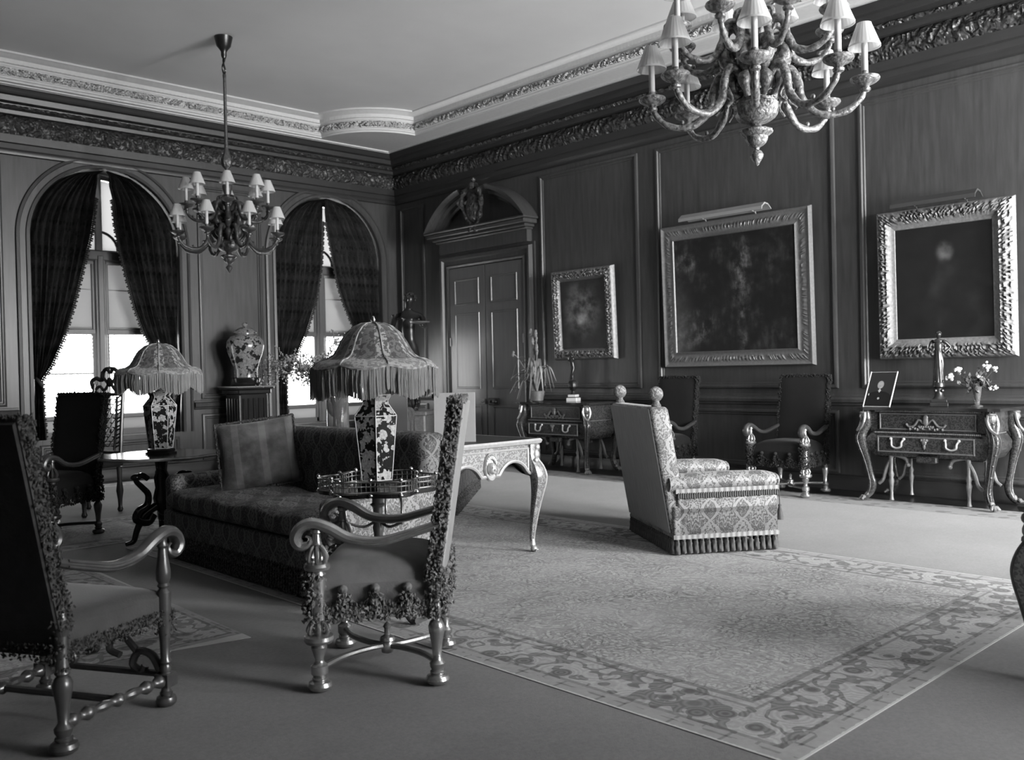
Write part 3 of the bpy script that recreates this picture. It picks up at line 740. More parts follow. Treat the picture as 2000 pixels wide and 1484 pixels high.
def armchair(label, loc, rz, seat='velvet', yarn='yarn', metal='parcel', fancy=True, scallop=True, cross=True, backm=None, tilt=8.5):
    t = thing('high_back_armchair', label, 'chair', loc, rz, 'high-backed velvet armchairs')
    fx, fy, rx, ry = .235, .292, -.235, .245
    for s_ in (-1, 1):
        part('leg', front_leg(fx, s_*fy, fancy), metal, t)
        part('leg', rear_leg(rx, s_*ry), metal, t)
        a = MB()
        yb = ry+.015
        pts = bez([(-.262, s_*yb, .655), (-.16, s_*(yb+.006), .625), (-.02, s_*(yb+.02), .592), (.10, s_*(fy-.01), .605), (.185, s_*fy, .652), (.25, s_*(fy+.004), .672), (.298, s_*(fy+.006), .655), (.318, s_*(fy+.006), .615), (.298, s_*(fy+.006), .582), (.266, s_*(fy+.006), .588), (.258, s_*(fy+.006), .61), (.276, s_*(fy+.006), .622)], 66)
        rr = [.022+.008*min(1, i/26) if i < 45 else max(.006, .030*(1-(i-45)/24)) for i in range(len(pts))]
        a.tube(pts, rr, 10, flat=(1, .8)); 
        for dz in (-.016, .016): a.tube([p+Vector((0, s_*.018, dz*.6)) for p in pts[2:48]], .006, 6)
        part('arm', a, 'parceld' if yarn == 'yarnk' else metal, t)
    # seat: rail and domed squab
    sp = MB(); N = 26; x0, x1 = -.25, .262
    def seatfn(i, j):
        x = x0+(x1-x0)*i; hw = (ry+(fy-ry)*i)+.005; y = -hw+2*hw*j
        e_ = (max(0, 1-abs(2*i-1)**5)*max(0, 1-abs(2*j-1)**5))
        return (x, y, .425+(.105 if fancy else .045)*e_**.6)
    sp.grid(N, N, seatfn)
    w0, w1 = ry+.005, fy+.005
    rs = [[(x0, -w0, z), (x1, -w1, z), (x1, w1, z), (x0, w0, z)] for z in (.33, .425)]
    sp.rings(rs, cap0=True)
    part('seat', sp, seat, t, smooth=50)
    # hanging fringe of knotted tassels
    fm = MB(); per = [((x0, -w0), (x1, -w1)), ((x1, -w1), (x1, w1)), ((x1, w1), (x0, w0)), ((x0, w0), (x0, -w0))]
    for (ax, ay), (bx, by) in per:
        L = hypot(bx-ax, by-ay); nx, ny = (by-ay)/L, -(bx-ax)/L; n = int(L/.0085)
        for k in range(n):
            s_ = k/n; ph = abs(sin(pi*(s_*4.0)))
            zt_ = .345+(.045*(1-ph) if scallop else .03); zb = (.285-.012*ph) if scallop else .315
            for q in range(9 if scallop else 6):
                z = zb+(zt_-zb)*random.random(); o_ = .004+random.random()*.014
                fm.tuft((ax+(bx-ax)*s_+nx*o_+random.gauss(0, .003), ay+(by-ay)*s_+ny*o_, z), (.0058+random.random()*.003)*(1 if scallop else .6), 1.7)
        if scallop:
            for c_ in (.25, .5, .75):
                px, py = ax+(bx-ax)*c_, ay+(by-ay)*c_
                fm.ball((px+nx*.012, py+ny*.012, .405), .02, 8, 6, (1, 1, .9))
                for q in range(70): fm.tuft((px+nx*(.008+random.random()*.02)+random.gauss(0, .012), py+ny*(.008+random.random()*.02)+random.gauss(0, .012), .30+random.random()*.09), .0065, 1.7)
    for cx_, cy_ in ((x1, w1), (x1, -w1), (x0, w0), (x0, -w0)):
        for q in range(330 if fancy else 70):
            a = random.random()*6.28; r_ = (.034 if fancy else .024)+random.random()*.016
            fm.tuft((cx_*.955+r_*cos(a), cy_*.965+r_*sin(a), .275+random.random()*(.20 if fancy or cx_ < 0 else .1)), (.006+random.random()*.003)*(1 if fancy else .7), 1.6)
    part('seat_fringe', fm, yarn, t)
    # leaning back
    BW, ZB0, ZB1, lean = .262, .40, 1.145, math.tan(R(tilt))
    def bx(z): return -.225-(z-.40)*lean
    bk = MB(); th = .028
    for side in (1, -1):
        def fn(i, j):
            z = ZB0+(ZB1-ZB0)*j; e_ = (1-abs(2*i-1)**4)*(1-abs(2*j-1)**6)
            puff = (.018 if side > 0 else .003)*max(0, e_)
            zz = z+.012*(1-(2*i-1)**2)*(j == 1)
            return (bx(z)+side*(th+puff), -BW+2*BW*i, zz)
        bk.grid(14, 20, fn)
    V = []
    ring = [(-BW, ZB0), (BW, ZB0), (BW, ZB1), (-BW, ZB1)]
    bk.rings([[(bx(z)+sd*th, y, z) for y, z in ring] for sd in (-1, 1)])
    part('backrest', bk, seat, t, smooth=50)
    bc = MB(); bc.rings([[(bx(z)-th-d, y*(1-ins), z*(1-ins)+ins*.77) for y, z in ring] for d, ins in ((.001, .02), (.008, .04))], cap1=True)
    part('back_cover', bc, backm or 'backcloth2', t)
    ef = MB(); path = []
    for k in range(95): path.append((-BW, ZB0+.02+(ZB1-ZB0-.02)*k/94))
    for k in range(66): path.append((-BW+2*BW*k/65, ZB1))
    for k in range(95): path.append((BW, ZB1-(ZB1-ZB0-.02)*k/94))
    for y, z in path:
        for q in range(11): ef.tuft((bx(z)+.006+random.uniform(-.032, .030), y+random.gauss(0, .008), z+random.gauss(0, .007)), (.0055+random.random()*.004)*(1 if fancy else .75), 1.5)
    part('back_fringe', ef, yarn, t)
    for s_ in (-1, 1):
        pm = MB(); pm.lathe([(.024, .40), (.03, .43), (.022, .44), (.026, .455), (.02, .47), (.02, .50)], 12, (rx+.0, s_*ry, 0))
        part('back_post', pm, metal, t)
    st = MB()
    if cross:
        for s_ in (-1, 1):
            st.tube(bez([(fx, s_*fy, .088), (.17, s_*.15, .088), (.08, s_*.05, .088), (0, 0, .088)], 15), .016, 8, flat=(1, .8))
            st.tube(bez([(rx, s_*ry, .088), (-.17, s_*.13, .088), (-.08, s_*.045, .088), (0, 0, .088)], 15), .016, 8, flat=(1, .8))
        st.lathe([(.0, .05), (.026, .06), (.03, .088), (.026, .105), (.034, .112), (.03, .125), (.014, .135), (.012, .16), (.018, .17), (.012, .18), (.0, .192)], 14)
    else:
        for s_ in (-1, 1):
            n = 64; P = []; rr = []
            for k in range(n+1):
                u_ = k/n; P.append((rx+(fx-rx)*u_, s_*(ry+(fy-ry)*u_), .10)); rr.append(.014+.012*(abs(sin(u_*pi*7))**2)*(.4 if .3 < u_ < .42 or .58 < u_ < .7 else 1))
            st.tube(P, rr, 10)
            st.box(fx-.03, fx+.03, s_*fy-.03, s_*fy+.03, .075, .125)
        st.tube([(0, -.27, .10), (0, .27, .10)], .014, 8)
        for s_ in (-1, 1):   # carved crest stretcher between the front legs
            st.tube(bez([(fx, s_*.27, .13), (fx, s_*.23, .19), (fx, s_*.17, .20), (fx, s_*.14, .15), (fx, s_*.18, .125), (fx, s_*.20, .15)], 20), .016, 8)
            st.tube(bez([(fx, s_*.16, .20), (fx, s_*.10, .255), (fx, s_*.05, .25), (fx, s_*.03, .20), (fx, s_*.08, .18)], 20), .014, 8)
        st.ball((fx, 0, .255), .032, 8, 6); st.tube([(fx, -.26, .12), (fx, .26, .12)], .014, 8)
    part('stretcher', st, metal, t)
    return t
armchair('silvered high-backed velvet armchair in the centre foreground, tasselled seat, seen side-on', (2.33, 3.27, 0.0095), R(136.7))
armchair('dark blurred high-backed armchair cut off by the left edge of the photo', (1.11, 3.66, .0095), R(29), fancy=False, scallop=False, cross=False, yarn='yarnm', metal='parceld', backm='velvetm', seat='velvetf', tilt=12)
armchair('black high-backed armchair in front of the leftmost window', (2.41, 7.98, .0095), R(203), seat='velvetk', yarn='yarnk', metal='parceld', backm='velvetk')
wc = armchair('dark high-backed armchair against the wall, nearest the right commode', (8.22, 4.68, .008), R(180), seat='velvetk', yarn='yarnk', backm='velvetk')
copy_tree(wc, (8.22, 6.24, .008), R(180), 'dark high-backed armchair against the wall, half hidden behind the damask easy chair')
# ---------------- upholstery
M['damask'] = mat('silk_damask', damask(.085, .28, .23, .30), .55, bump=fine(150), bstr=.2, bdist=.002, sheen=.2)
M['damaskd'] = mat('sofa_damask', damask(.025, .15, .20, .28), .6, bump=fine(150), bstr=.2, bdist=.002)
M['braid'] = mat('woven_braid', lambda t, v, x, y, z: (x*160).sin()*.09+.25, .7)
M['tassel'] = mat('tassel_fringe', lambda t, v, x, y, z: noise(t, vec(t, x*60, y*60, z*8), 2, 2)*.12+.02, .8, kind='Object')
M['tasseld'] = mat('dark_tassel_fringe', lambda t, v, x, y, z: (noise(t, vec(t, x*60, y*60, z*40), 2, 2).sm(.4, .7))*.14+.006, .85, kind='Object')
def rbox(mb, x0, x1, y0, y1, z0, z1, r=.03, n=4, lean=0., m=None):
    """box with rounded edges; lean shears x with z"""
    rs = []
    def outl_(ins, z):
        q = []; rr = max(.001, r-ins)
        for cx, cy, a0 in ((x1-r, y1-r, 0), (x0+r, y1-r, 90), (x0+r, y0+r, 180), (x1-r, y0+r, 270)):
            for k in range(n+1):
                a = R(a0+90*k/n); q.append((cx+rr*cos(a)-lean*(z-z0), cy+rr*sin(a), z))
        return q
    for k in range(n+1): a = pi/2*k/n; rs.append(outl_(r*(1-sin(a)), z0+r*(1-cos(a))))
    m_ = max(1, int((z1-z0)/.08))
    for k in range(1, m_): rs.append(outl_(0, z0+r+(z1-z0-2*r)*k/m_))
    for k in range(n+1): a = pi/2*(1-k/n); rs.append(outl_(r*(1-sin(a)), z1-r*(1-cos(a))))
    return mb.rings(rs, m, True, True)
def tassel_row(mb, A, B, zt, zb, step=.036, r=.014):
    L = hypot(B[0]-A[0], B[1]-A[1]); n = max(1, int(L/step))
    for k in range(n):
        u_ = (k+.5)/n; c_ = (A[0]+(B[0]-A[0])*u_, A[1]+(B[1]-A[1])*u_, 0); h = zt-zb; z0_ = zb+random.random()*.006
        mb.lathe([(r*.5, zt), (r*.9, zt-h*.12), (r*.7, zt-h*.2), (r*1.05, zt-h*.35), (r*1.0, zt-h*.6), (r*1.2, zt-h*.75), (r*1.25, z0_+.004), (r*.6, z0_)], 8, c_, mod=lambda a, z: 1+.16*sin(a*4+z*90))
def easy_chair(label, loc, rz):
    t = thing('upholstered_easy_chair', label, 'armchair', loc, rz)
    D, W = .375, .50
    fr = MB(); rbox(fr, -D, D, -W, W, .105, .33, .02); part('seat_frame', fr, 'damask', t)
    cu = MB(); rbox(cu, -.28, D-.005, -W+.15, W-.15, .30, .45, .05); part('seat_cushion', cu, 'damask', t)
    for s_ in (-1, 1):
        a = MB(); y0, y1 = sorted((s_*(W-.14), s_*W))
        rbox(a, -D+.03, D, y0, y1, .12, .44, .02)
        ys = (y0+y1)/2
        def fn(i, j):
            ang = 2*pi*j; x = -D-.02+(2*D+.04)*i; e_ = min(1, (1-i)*9, 1) ; e_ = sqrt(max(0, 1-(max(0, i-.86)/.14)**2))
            return (x, ys+.085*cos(ang)*(.5+.5*e_), .475+.062*sin(ang)*(.35+.65*e_)+.012*sin(i*pi))
        a.grid(26, 18, fn); a.ball((D+.005, ys, .475), .055, 12, 8, (.5, 1.3, .85))
        part('arm', a, 'damask', t, smooth=60)
        b_ = MB(); xo = s_*(W+.004); b_.box(-D+.02, D+.004, min(xo, xo-s_*.01), max(xo, xo-s_*.01), .415, .445)
        b_.box(-D, D+.004, min(xo, xo-s_*.01), max(xo, xo-s_*.01), .108, .135); part('braid_trim', b_, 'braid', t)
        fg = MB(); tassel_row(fg, (-D+.03, xo), (D, xo), .42, .375, .016, .006); part('arm_fringe', fg, 'tassel', t)
    lean = .16
    bk = MB(); rbox(bk, -D-.005, -D+.13, -W+.02, W-.02, .12, 1.0, .03, 4, lean)
    part('backrest', bk, 'damask', t)
    bc = MB(); q = [(-W+.03, .15), (W-.03, .15), (W-.03, .985), (-W+.03, .985)]
    bc.rings([[(-D-.006-d-lean*(z-.12), y*(1-i_), z) for y, z in q] for d, i_ in ((0, 0), (.006, .01))], cap1=True)
    part('back_cover', bc, 'backcloth', t)
    for s_ in (-1, 1):
        k_ = MB(); xb = -D+.06-lean*.88
        k_.lathe([(.032, 0), (.034, .02), (.024, .035), (.022, .05)], 14, (xb, s_*(W-.07), .99)); k_.ball((xb, s_*(W-.07), 1.085), .052, 14, 9, (1, .62, 1)); k_.ball((xb, s_*(W-.07), 1.085), .034, 12, 8, (1, 1.15, 1)); part('finial', k_, 'damask', t)
        k_ = MB(); k_.tube(bez([(xb+.08, s_*(W-.02), .93), (xb+.11, s_*(W+.01), .7), (-D+.17, s_*(W+.012), .50)], 12), .008, 6)
    fm = MB()
    P = [(-D-.0, -W), (D, -W), (D, W), (-D-.0, W)]
    for k in range(4):
        (ax, ay), (bx_, by_) = P[k], P[(k+1) % 4]; tassel_row(fm, (ax*.985, ay*.985), (bx_*.985, by_*.985), .115, .004, .042, .0165)
    part('floor_fringe', fm, 'tassel', t)
    tt = MB(); tt.tube([(D+.03, -W+.05, .44), (D+.035, -W+.05, .30)], .004, 5); tt.lathe([(.0, .31), (.012, .30), (.01, .285), (.02, .25), (.024, .20), (.0, .198)], 10, (D+.035, -W+.05, -.0)); part('hanging_tassel', tt, 'tassel', t)
    return t
easy_chair('pale patterned damask easy chair with fringe, standing at the far edge of the big carpet', (5.59, 3.92, .0095), atan2(-.56, .83))
def sofa(label, loc, rz, L=2.2, main='damaskd'):
    """local: front at -x, long axis y"""
    t = thing('fringed_damask_sofa', label, 'sofa', loc, rz, 'long fringed sofas'); D = .45; h = L/2
    fr = MB(); rbox(fr, -D, D-.03, -h+.03, h-.03, .15, .33, .02); part('seat_frame', fr, main, t)
    cu = MB()
    def fn(i, j):
        a = 2*pi*j; y = (-h+.14)+(2*h-.28)*i; e_ = (1-abs(2*i-1)**12)
        X = cos(a); Z = sin(a); sg = lambda q: (abs(q)**.45)*(1 if q > 0 else -1)
        return (-.13+.345*sg(X), y, .405+.085*sg(Z)*(e_**.5)+(.012*sin(i*21)*(Z > 0)))
    cu.grid(60, 28, fn); part('seat_cushion', cu, main, t, smooth=70)
    for s_ in (-1, 1):
        a = MB(); y0, y1 = sorted((s_*(h-.15), s_*h)); rbox(a, -D+.02, D-.02, y0, y1, .15, .575, .05, 5); part('arm', a, 'damask' if s_ < 0 else main, t)  # one arm in paler damask: light on that end is put into its colour
    bk = MB(); rbox(bk, D-.22, D, -h+.02, h-.02, .15, .90, .07, 5, -.0); part('backrest', bk, main, t)
    fm = MB(); P = [(-D, -h), (D-.02, -h), (D-.02, h), (-D, h)]
    for k in range(4):
        (ax, ay), (bx_, by_) = P[k], P[(k+1) % 4]
        tassel_row(fm, (ax*.99, ay*.995), (bx_*.99, by_*.995), .165, .004, .030, .0125)
        tassel_row(fm, (ax*1.0, ay*1.0), (bx_*1.0, by_*1.0), .17, .09, .030, .008)
    part('floor_fringe', fm, 'tasseld', t)
    return t
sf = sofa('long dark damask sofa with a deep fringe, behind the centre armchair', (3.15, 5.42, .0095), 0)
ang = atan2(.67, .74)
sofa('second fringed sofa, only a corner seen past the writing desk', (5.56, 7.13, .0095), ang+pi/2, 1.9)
# cushion leaning in the sofa corner
pl = MB()
def fn(i, j):
    u_, v_ = 2*i-1, 2*j-1; e_ = max(0, (1-abs(u_)**3)*(1-abs(v_)**3))**.5
    k_ = 1-.06*(1-abs(u_)**2)*abs(v_)**3; q_ = 1-.06*(1-abs(v_)**2)*abs(u_)**3
    return (u_*.27*q_, v_*.25*k_, .075*e_)
pl.grid(18, 18, fn); pl.grid(18, 18, lambda i, j: (fn(i, j)[0], fn(i, j)[1], -fn(i, j)[2]))
cr_ = thing('square_cushion', 'square plush cushion leaning in the far corner of the sofa', 'cushion', (3.14, 5.90, .735)); _f, _t = R(-122), R(22); _z = Vector((cos(_f)*cos(_t), sin(_f)*cos(_t), sin(_t))); _x = (Matrix.Rotation(R(7), 3, _z) @ Vector((-sin(_f), cos(_f), 0))); cr_.rotation_euler = Matrix((_x, _z.cross(_x), _z)).transposed().to_euler()
M['plush'] = mat('plush_cushion_cover', lambda t, v, x, y, z: (noise(t, v, 7, 4).sm(.3, .75)*.6+(x*34).sin().gt(.7)*.25+.2)*.13, .8, sheen=.3, kind='Object', bump=fine(80), bstr=.4, bdist=.004)
part('cushion_cover', pl, 'plush', cr_, smooth=70)
tr_ = MB()
for k in range(4):
    c0, c1 = [(-.27, -.25), (.27, -.25), (.27, .25), (-.27, .25)][k], [(-.27, -.25), (.27, -.25), (.27, .25), (-.27, .25)][(k+1) % 4]
    for q in range(46): u_ = q/46; tr_.tuft((c0[0]+(c1[0]-c0[0])*u_*1., c0[1]+(c1[1]-c0[1])*u_, 0), .012, 1.3)
part('cushion_trim', tr_, 'yarnm', cr_)
# ---------------- rugs
def rug_mat(x0, x1, y0, y1, seed=0., lo=.15, hi=.41, bw=.40):
    def f(t, v, x, y, z):
        wv = noise(t, v, 3.1+seed, 3)-.5; w2 = noise(t, v, 7.3, 2)-.5
        X = x+wv*.22; Y = y+w2*.16
        ed = ((x-x0).mn(x1-x)).mn((y-y0).mn(y1-y))
        q = vec(t, X, Y)
        vn = voro(t, q, 4.5, 'DISTANCE_TO_EDGE')
        vines = (((vn*9).fr()).lt(.30))*.45+((voro(t, q, 8)*30).sin()).gt(.6)*.45
        flo = (noise(t, v, 9, 3)*44).sin().gt(.30)*.55
        wear = noise(t, v, 1.3, 3)*.5+.5
        field = (1-vines.mx(flo)*(noise(t, v, 2.3, 2).sm(.3, .7)*.5+.4))*(noise(t, v, 45, 3, .8)*1.0+.5)
        bl = ((noise(t, v, 5.2, 2)*30).sin()).gt(.45)
        cell = voro(t, v, 6.5)
        bord = (1-(bl*.62).mx(cell.lt(.30)*.75)+((cell*50).sin()*.14))*(noise(t, v, 45, 3, .8)*.8+.6)
        m_ = ed.gt(bw)
        base = (field*m_)+(bord*.82*(1-m_))
        ln = (((ed-bw).abs().lt(.016))+((ed-bw*.24).abs().lt(.014))+((ed-bw*.86).abs().lt(.008))).mn(1)
        base = base*(1-ln*.5)
        out = (ed.lt(bw*.22))*(1-m_)
        base = (base*(1-out))+(out*(.66+(noise(t, v, 30, 1)-.5)*.3-(((x*9).fr().lt(.12))+((y*9).fr().lt(.12)))*noise(t, v, 12, 1).gt(.5)*.3))
        edge = ed.lt(noise(t, v, 60, 1)*.012+.005)
        col = (base*(hi-lo*.3)*wear*1.2)+.02
        return (col*(1-edge))+(edge*.42)
    return mat('knotted_rug', f, .92, kind='Object', bump=fine(260), bstr=.35, bdist=.003, sheen=.15)
rg = MB(); rg.box(2.62, 5.69, 1.50, 7.0, .0065, .009)
M['rug1'] = rug_mat(2.62, 5.69, 1.50, 7.0)
tag(part('patterned_rug', rg, 'rug1'), 'largest rug, pale floral with a wide border, under the sofa and desk', 'rug')
rg = MB(); V = [(1.00, 4.36), (2.13, 4.12), (2.18, 6.55), (.45, 6.75), (.35, 4.5)]
rg.poly(V, (.0065, .009)); M['rug2'] = rug_mat(.4, 2.16, 4.2, 6.6, 1.3, bw=.26)
tag(part('patterned_rug', rg, 'rug2'), 'small patterned rug beside the cut-off armchair at lower left', 'rug')
rg = MB(); rg.poly([(1.5, 7.25), (3.35, 7.25), (3.35, 8.62), (1.5, 8.62)], (.0065, .009)); M['rug3'] = rug_mat(1.5, 3.35, 7.25, 8.62, 2.1, bw=.25)
tag(part('patterned_rug', rg, 'rug3'), 'dim patterned rug under the armchair by the leftmost window', 'rug')
# ================================================ TABLES, CASE FURNITURE
def marq(lo, hi, sc=26):
    return lambda t, v, x, y, z: (((noise(t, v, sc, 2)*30).sin()).gt(.1))*(hi-lo)+lo+noise(t, v, 90, 1)*.05
M['boulle'] = mat('brass_and_shell_inlay', marq(.17, .34), .3, .3)
M['boulled'] = mat('dark_inlaid_veneer', marq(.012, .05, 22), .2, .2)
M['leather'] = mat('desk_leather', .03, .45)
M['marble'] = mat('dark_marble', lambda t, v, x, y, z: noise(t, v, 5, 5)*.03+.012, .16)
M['palebrass'] = mat('pale_gilt_mount', lambda t, v, x, y, z: noise(t, v, 40, 3)*.25+.45, .4, .55, bump=fine(50), bstr=.5, bdist=.004)
M['boulle3'] = mat('worn_inlay', marq(.2, .42), .4, .2)
M['boulled2'] = mat('dim_inlay', marq(.07, .20), .35, .3)
def desk(label, loc, rz, W=.90, L=1.75, Hh=.79, group=None, inl='boulle', mnt='palebrass'):
    """local x short side, y long side; cabriole legs"""
    t = thing('writing_desk', label, 'desk', loc, rz, group); hx, hy = W/2, L/2
    tp = MB(); tp.bev(-hx+.02, hx-.02, -hy+.02, hy-.02, Hh-.03, Hh, .006); part('desktop', tp, 'leather', t)
    ed = MB()
    ed.rings([[(sx*(hx-.022+d), sy*(hy-.022+d), z) for sx, sy in ((-1, -1), (1, -1), (1, 1), (-1, 1))] for d, z in ((0, Hh+.001), (.018, Hh+.001), (.026, Hh-.012), (.02, Hh-.03), (.008, Hh-.036), (-.03, Hh-.036))])
    part('brass_edge', ed, mnt, t)
    def low(s_, half):     # lower outline of the apron, s_ in -1..1
        a = abs(s_)
        if a < .22: return Hh-.24
        if a < .86: return Hh-.24+.085*sin((a-.22)/.64*pi)**.6
        return Hh-.24-.02*(a-.86)/.14
    ap = MB(); bd = MB()
    for k, (half, off) in enumerate(((hx-.05, hy-.045), (hx-.05, -hy+.045), (hy-.05, hx-.045), (hy-.05, -hx+.045))):
        def P(u, o_, z): return (u, o_, z) if k < 2 else (o_, u, z)
        sg = 1 if off > 0 else -1; n = 40; V = []; F = []
        for i in range(n+1):
            s_ = -1+2*i/n; z = low(s_, half); u = s_*half
            V += [P(u, off, Hh-.036), P(u, off, z), P(u, off-sg*.03, z)]
        for i in range(n): F += [(3*i, 3*i+3, 3*i+4, 3*i+1), (3*i+1, 3*i+4, 3*i+5, 3*i+2)]
        ap.add(V, F)
        pts = [P((-1+2*i/n)*half, off+sg*.004, low(-1+2*i/n, half)+.012) for i in range(n+1)]; bd.tube(pts, .012, 6)
        bd.tube([P(-half+.04, off+sg*.003, Hh-.065), P(half-.04, off+sg*.003, Hh-.065)], .008, 6)
        for e_ in (-1, 1): bd.tube([P(e_*(half-.045), off+sg*.003, Hh-.065), P(e_*(half-.045), off+sg*.003, low(.9, half)+.012)], .008, 6)
        mm = MB()
        def PM(u, h, z): return P(u, off+sg*h, z)
        rs = []
        for q, h in ((1, 0), (1, .012), (.92, .02), (.84, .012), (.8, .006)): rs.append([PM(.058*q*cos(a_), h, Hh-.165+.095*q*sin(a_)) for a_ in [2*pi*j/28 for j in range(28)]])
        mm.rings(rs, cap1=True)
        c0 = PM(0, .018, Hh-.175); mm.ball(c0, .034, 12, 8, (1, 1, 1.25))
        for j in range(9): a_ = R(20+140*j/8); mm.ball(PM(.045*cos(a_), .014, Hh-.16+.06*sin(a_)), .012, 6, 4, (.8, .8, 1.3))
        for j in (-1, 1): mm.ball(PM(j*.014, .046, Hh-.165), .006, 6, 4)
        mm.ball(PM(0, .052, Hh-.18), .008, 6, 4); mm.tube([PM(-.012, .048, Hh-.2), PM(.012, .048, Hh-.2)], .004, 5)
        part('mask_medallion', mm, mnt, t)
    part('apron', ap, inl, t); part('apron_banding', bd, mnt, t)
    for sx in (-1, 1):
        for sy in (-1, 1):
            dx, dy = sx*.7071, sy*.7071; X, Y = sx*(hx-.055), sy*(hy-.055); l = MB()
            prof = [(0, Hh-.036, .040), (.004, Hh-.13, .042), (.028, Hh-.19, .056), (.044, Hh-.25, .062), (.046, Hh-.31, .056), (.034, Hh-.40, .042), (.014, Hh-.52, .030), (-.002, Hh-.64, .021), (-.006, .08, .016), (.0, .03, .016)]
            pp = bez([(X+dx*o_, Y+dy*o_, z) for o_, z, r_ in prof], 40)
            rr = bez([(r_, 0, 0) for o_, z, r_ in prof], 40)
            l.rings([[(p.x+r.x*(dx*a_-dy*b_), p.y+r.x*(dy*a_+dx*b_), p.z) for a_, b_ in ((1, 0), (.62, .62), (0, .95), (-.62, .62), (-.9, 0), (-.62, -.62), (0, -.95), (.62, -.62))] for p, r in zip(pp, rr)], cap0=True, cap1=True)
            o = part('leg', l, inl, t, smooth=50)
            g_ = MB(); g_.tube([(p.x+dx*r.x*1.02, p.y+dy*r.x*1.02, p.z) for p, r in zip(pp, rr)], .006, 6)
            g_.ball((X+dx*.03, Y+dy*.03, Hh-.11), .032, 10, 7, (1, 1, 1.2)); g_.ball((X+dx*.04, Y+dy*.04, Hh-.06), .026, 10, 6)
            for q in (-1, 1): g_.ball((X+dx*.035-q*dy*.03, Y+dy*.035+q*dx*.03, Hh-.15), .018, 8, 5)
            g_.ball((X+dx*.008, Y+dy*.008, .022), .022, 10, 6, (1.2, 1.2, 1)); g_.lathe([(.012, .03), (.022, .05), (.018, .07), (.016, .09)], 8, (X, Y, 0))
            for q in (-.8, 0, .8): g_.tube([(X, Y, .03), (X+.038*(dx*cos(q)-dy*sin(q)), Y+.038*(dy*cos(q)+dx*sin(q)), .010)], .008, 6)
            part('leg_mount', g_, mnt, o)
    return t
desk('pale brass-inlaid writing desk with a mask mount, behind the dark sofa', (4.10, 5.37, .0095), 0)
# bureau entering at the right edge
desk('dark writing table cut off by the right edge, only one leg in view', (4.53, .40, .0095), 0, 1.2, 1.7, .70, None, 'boulle3', 'giltd')
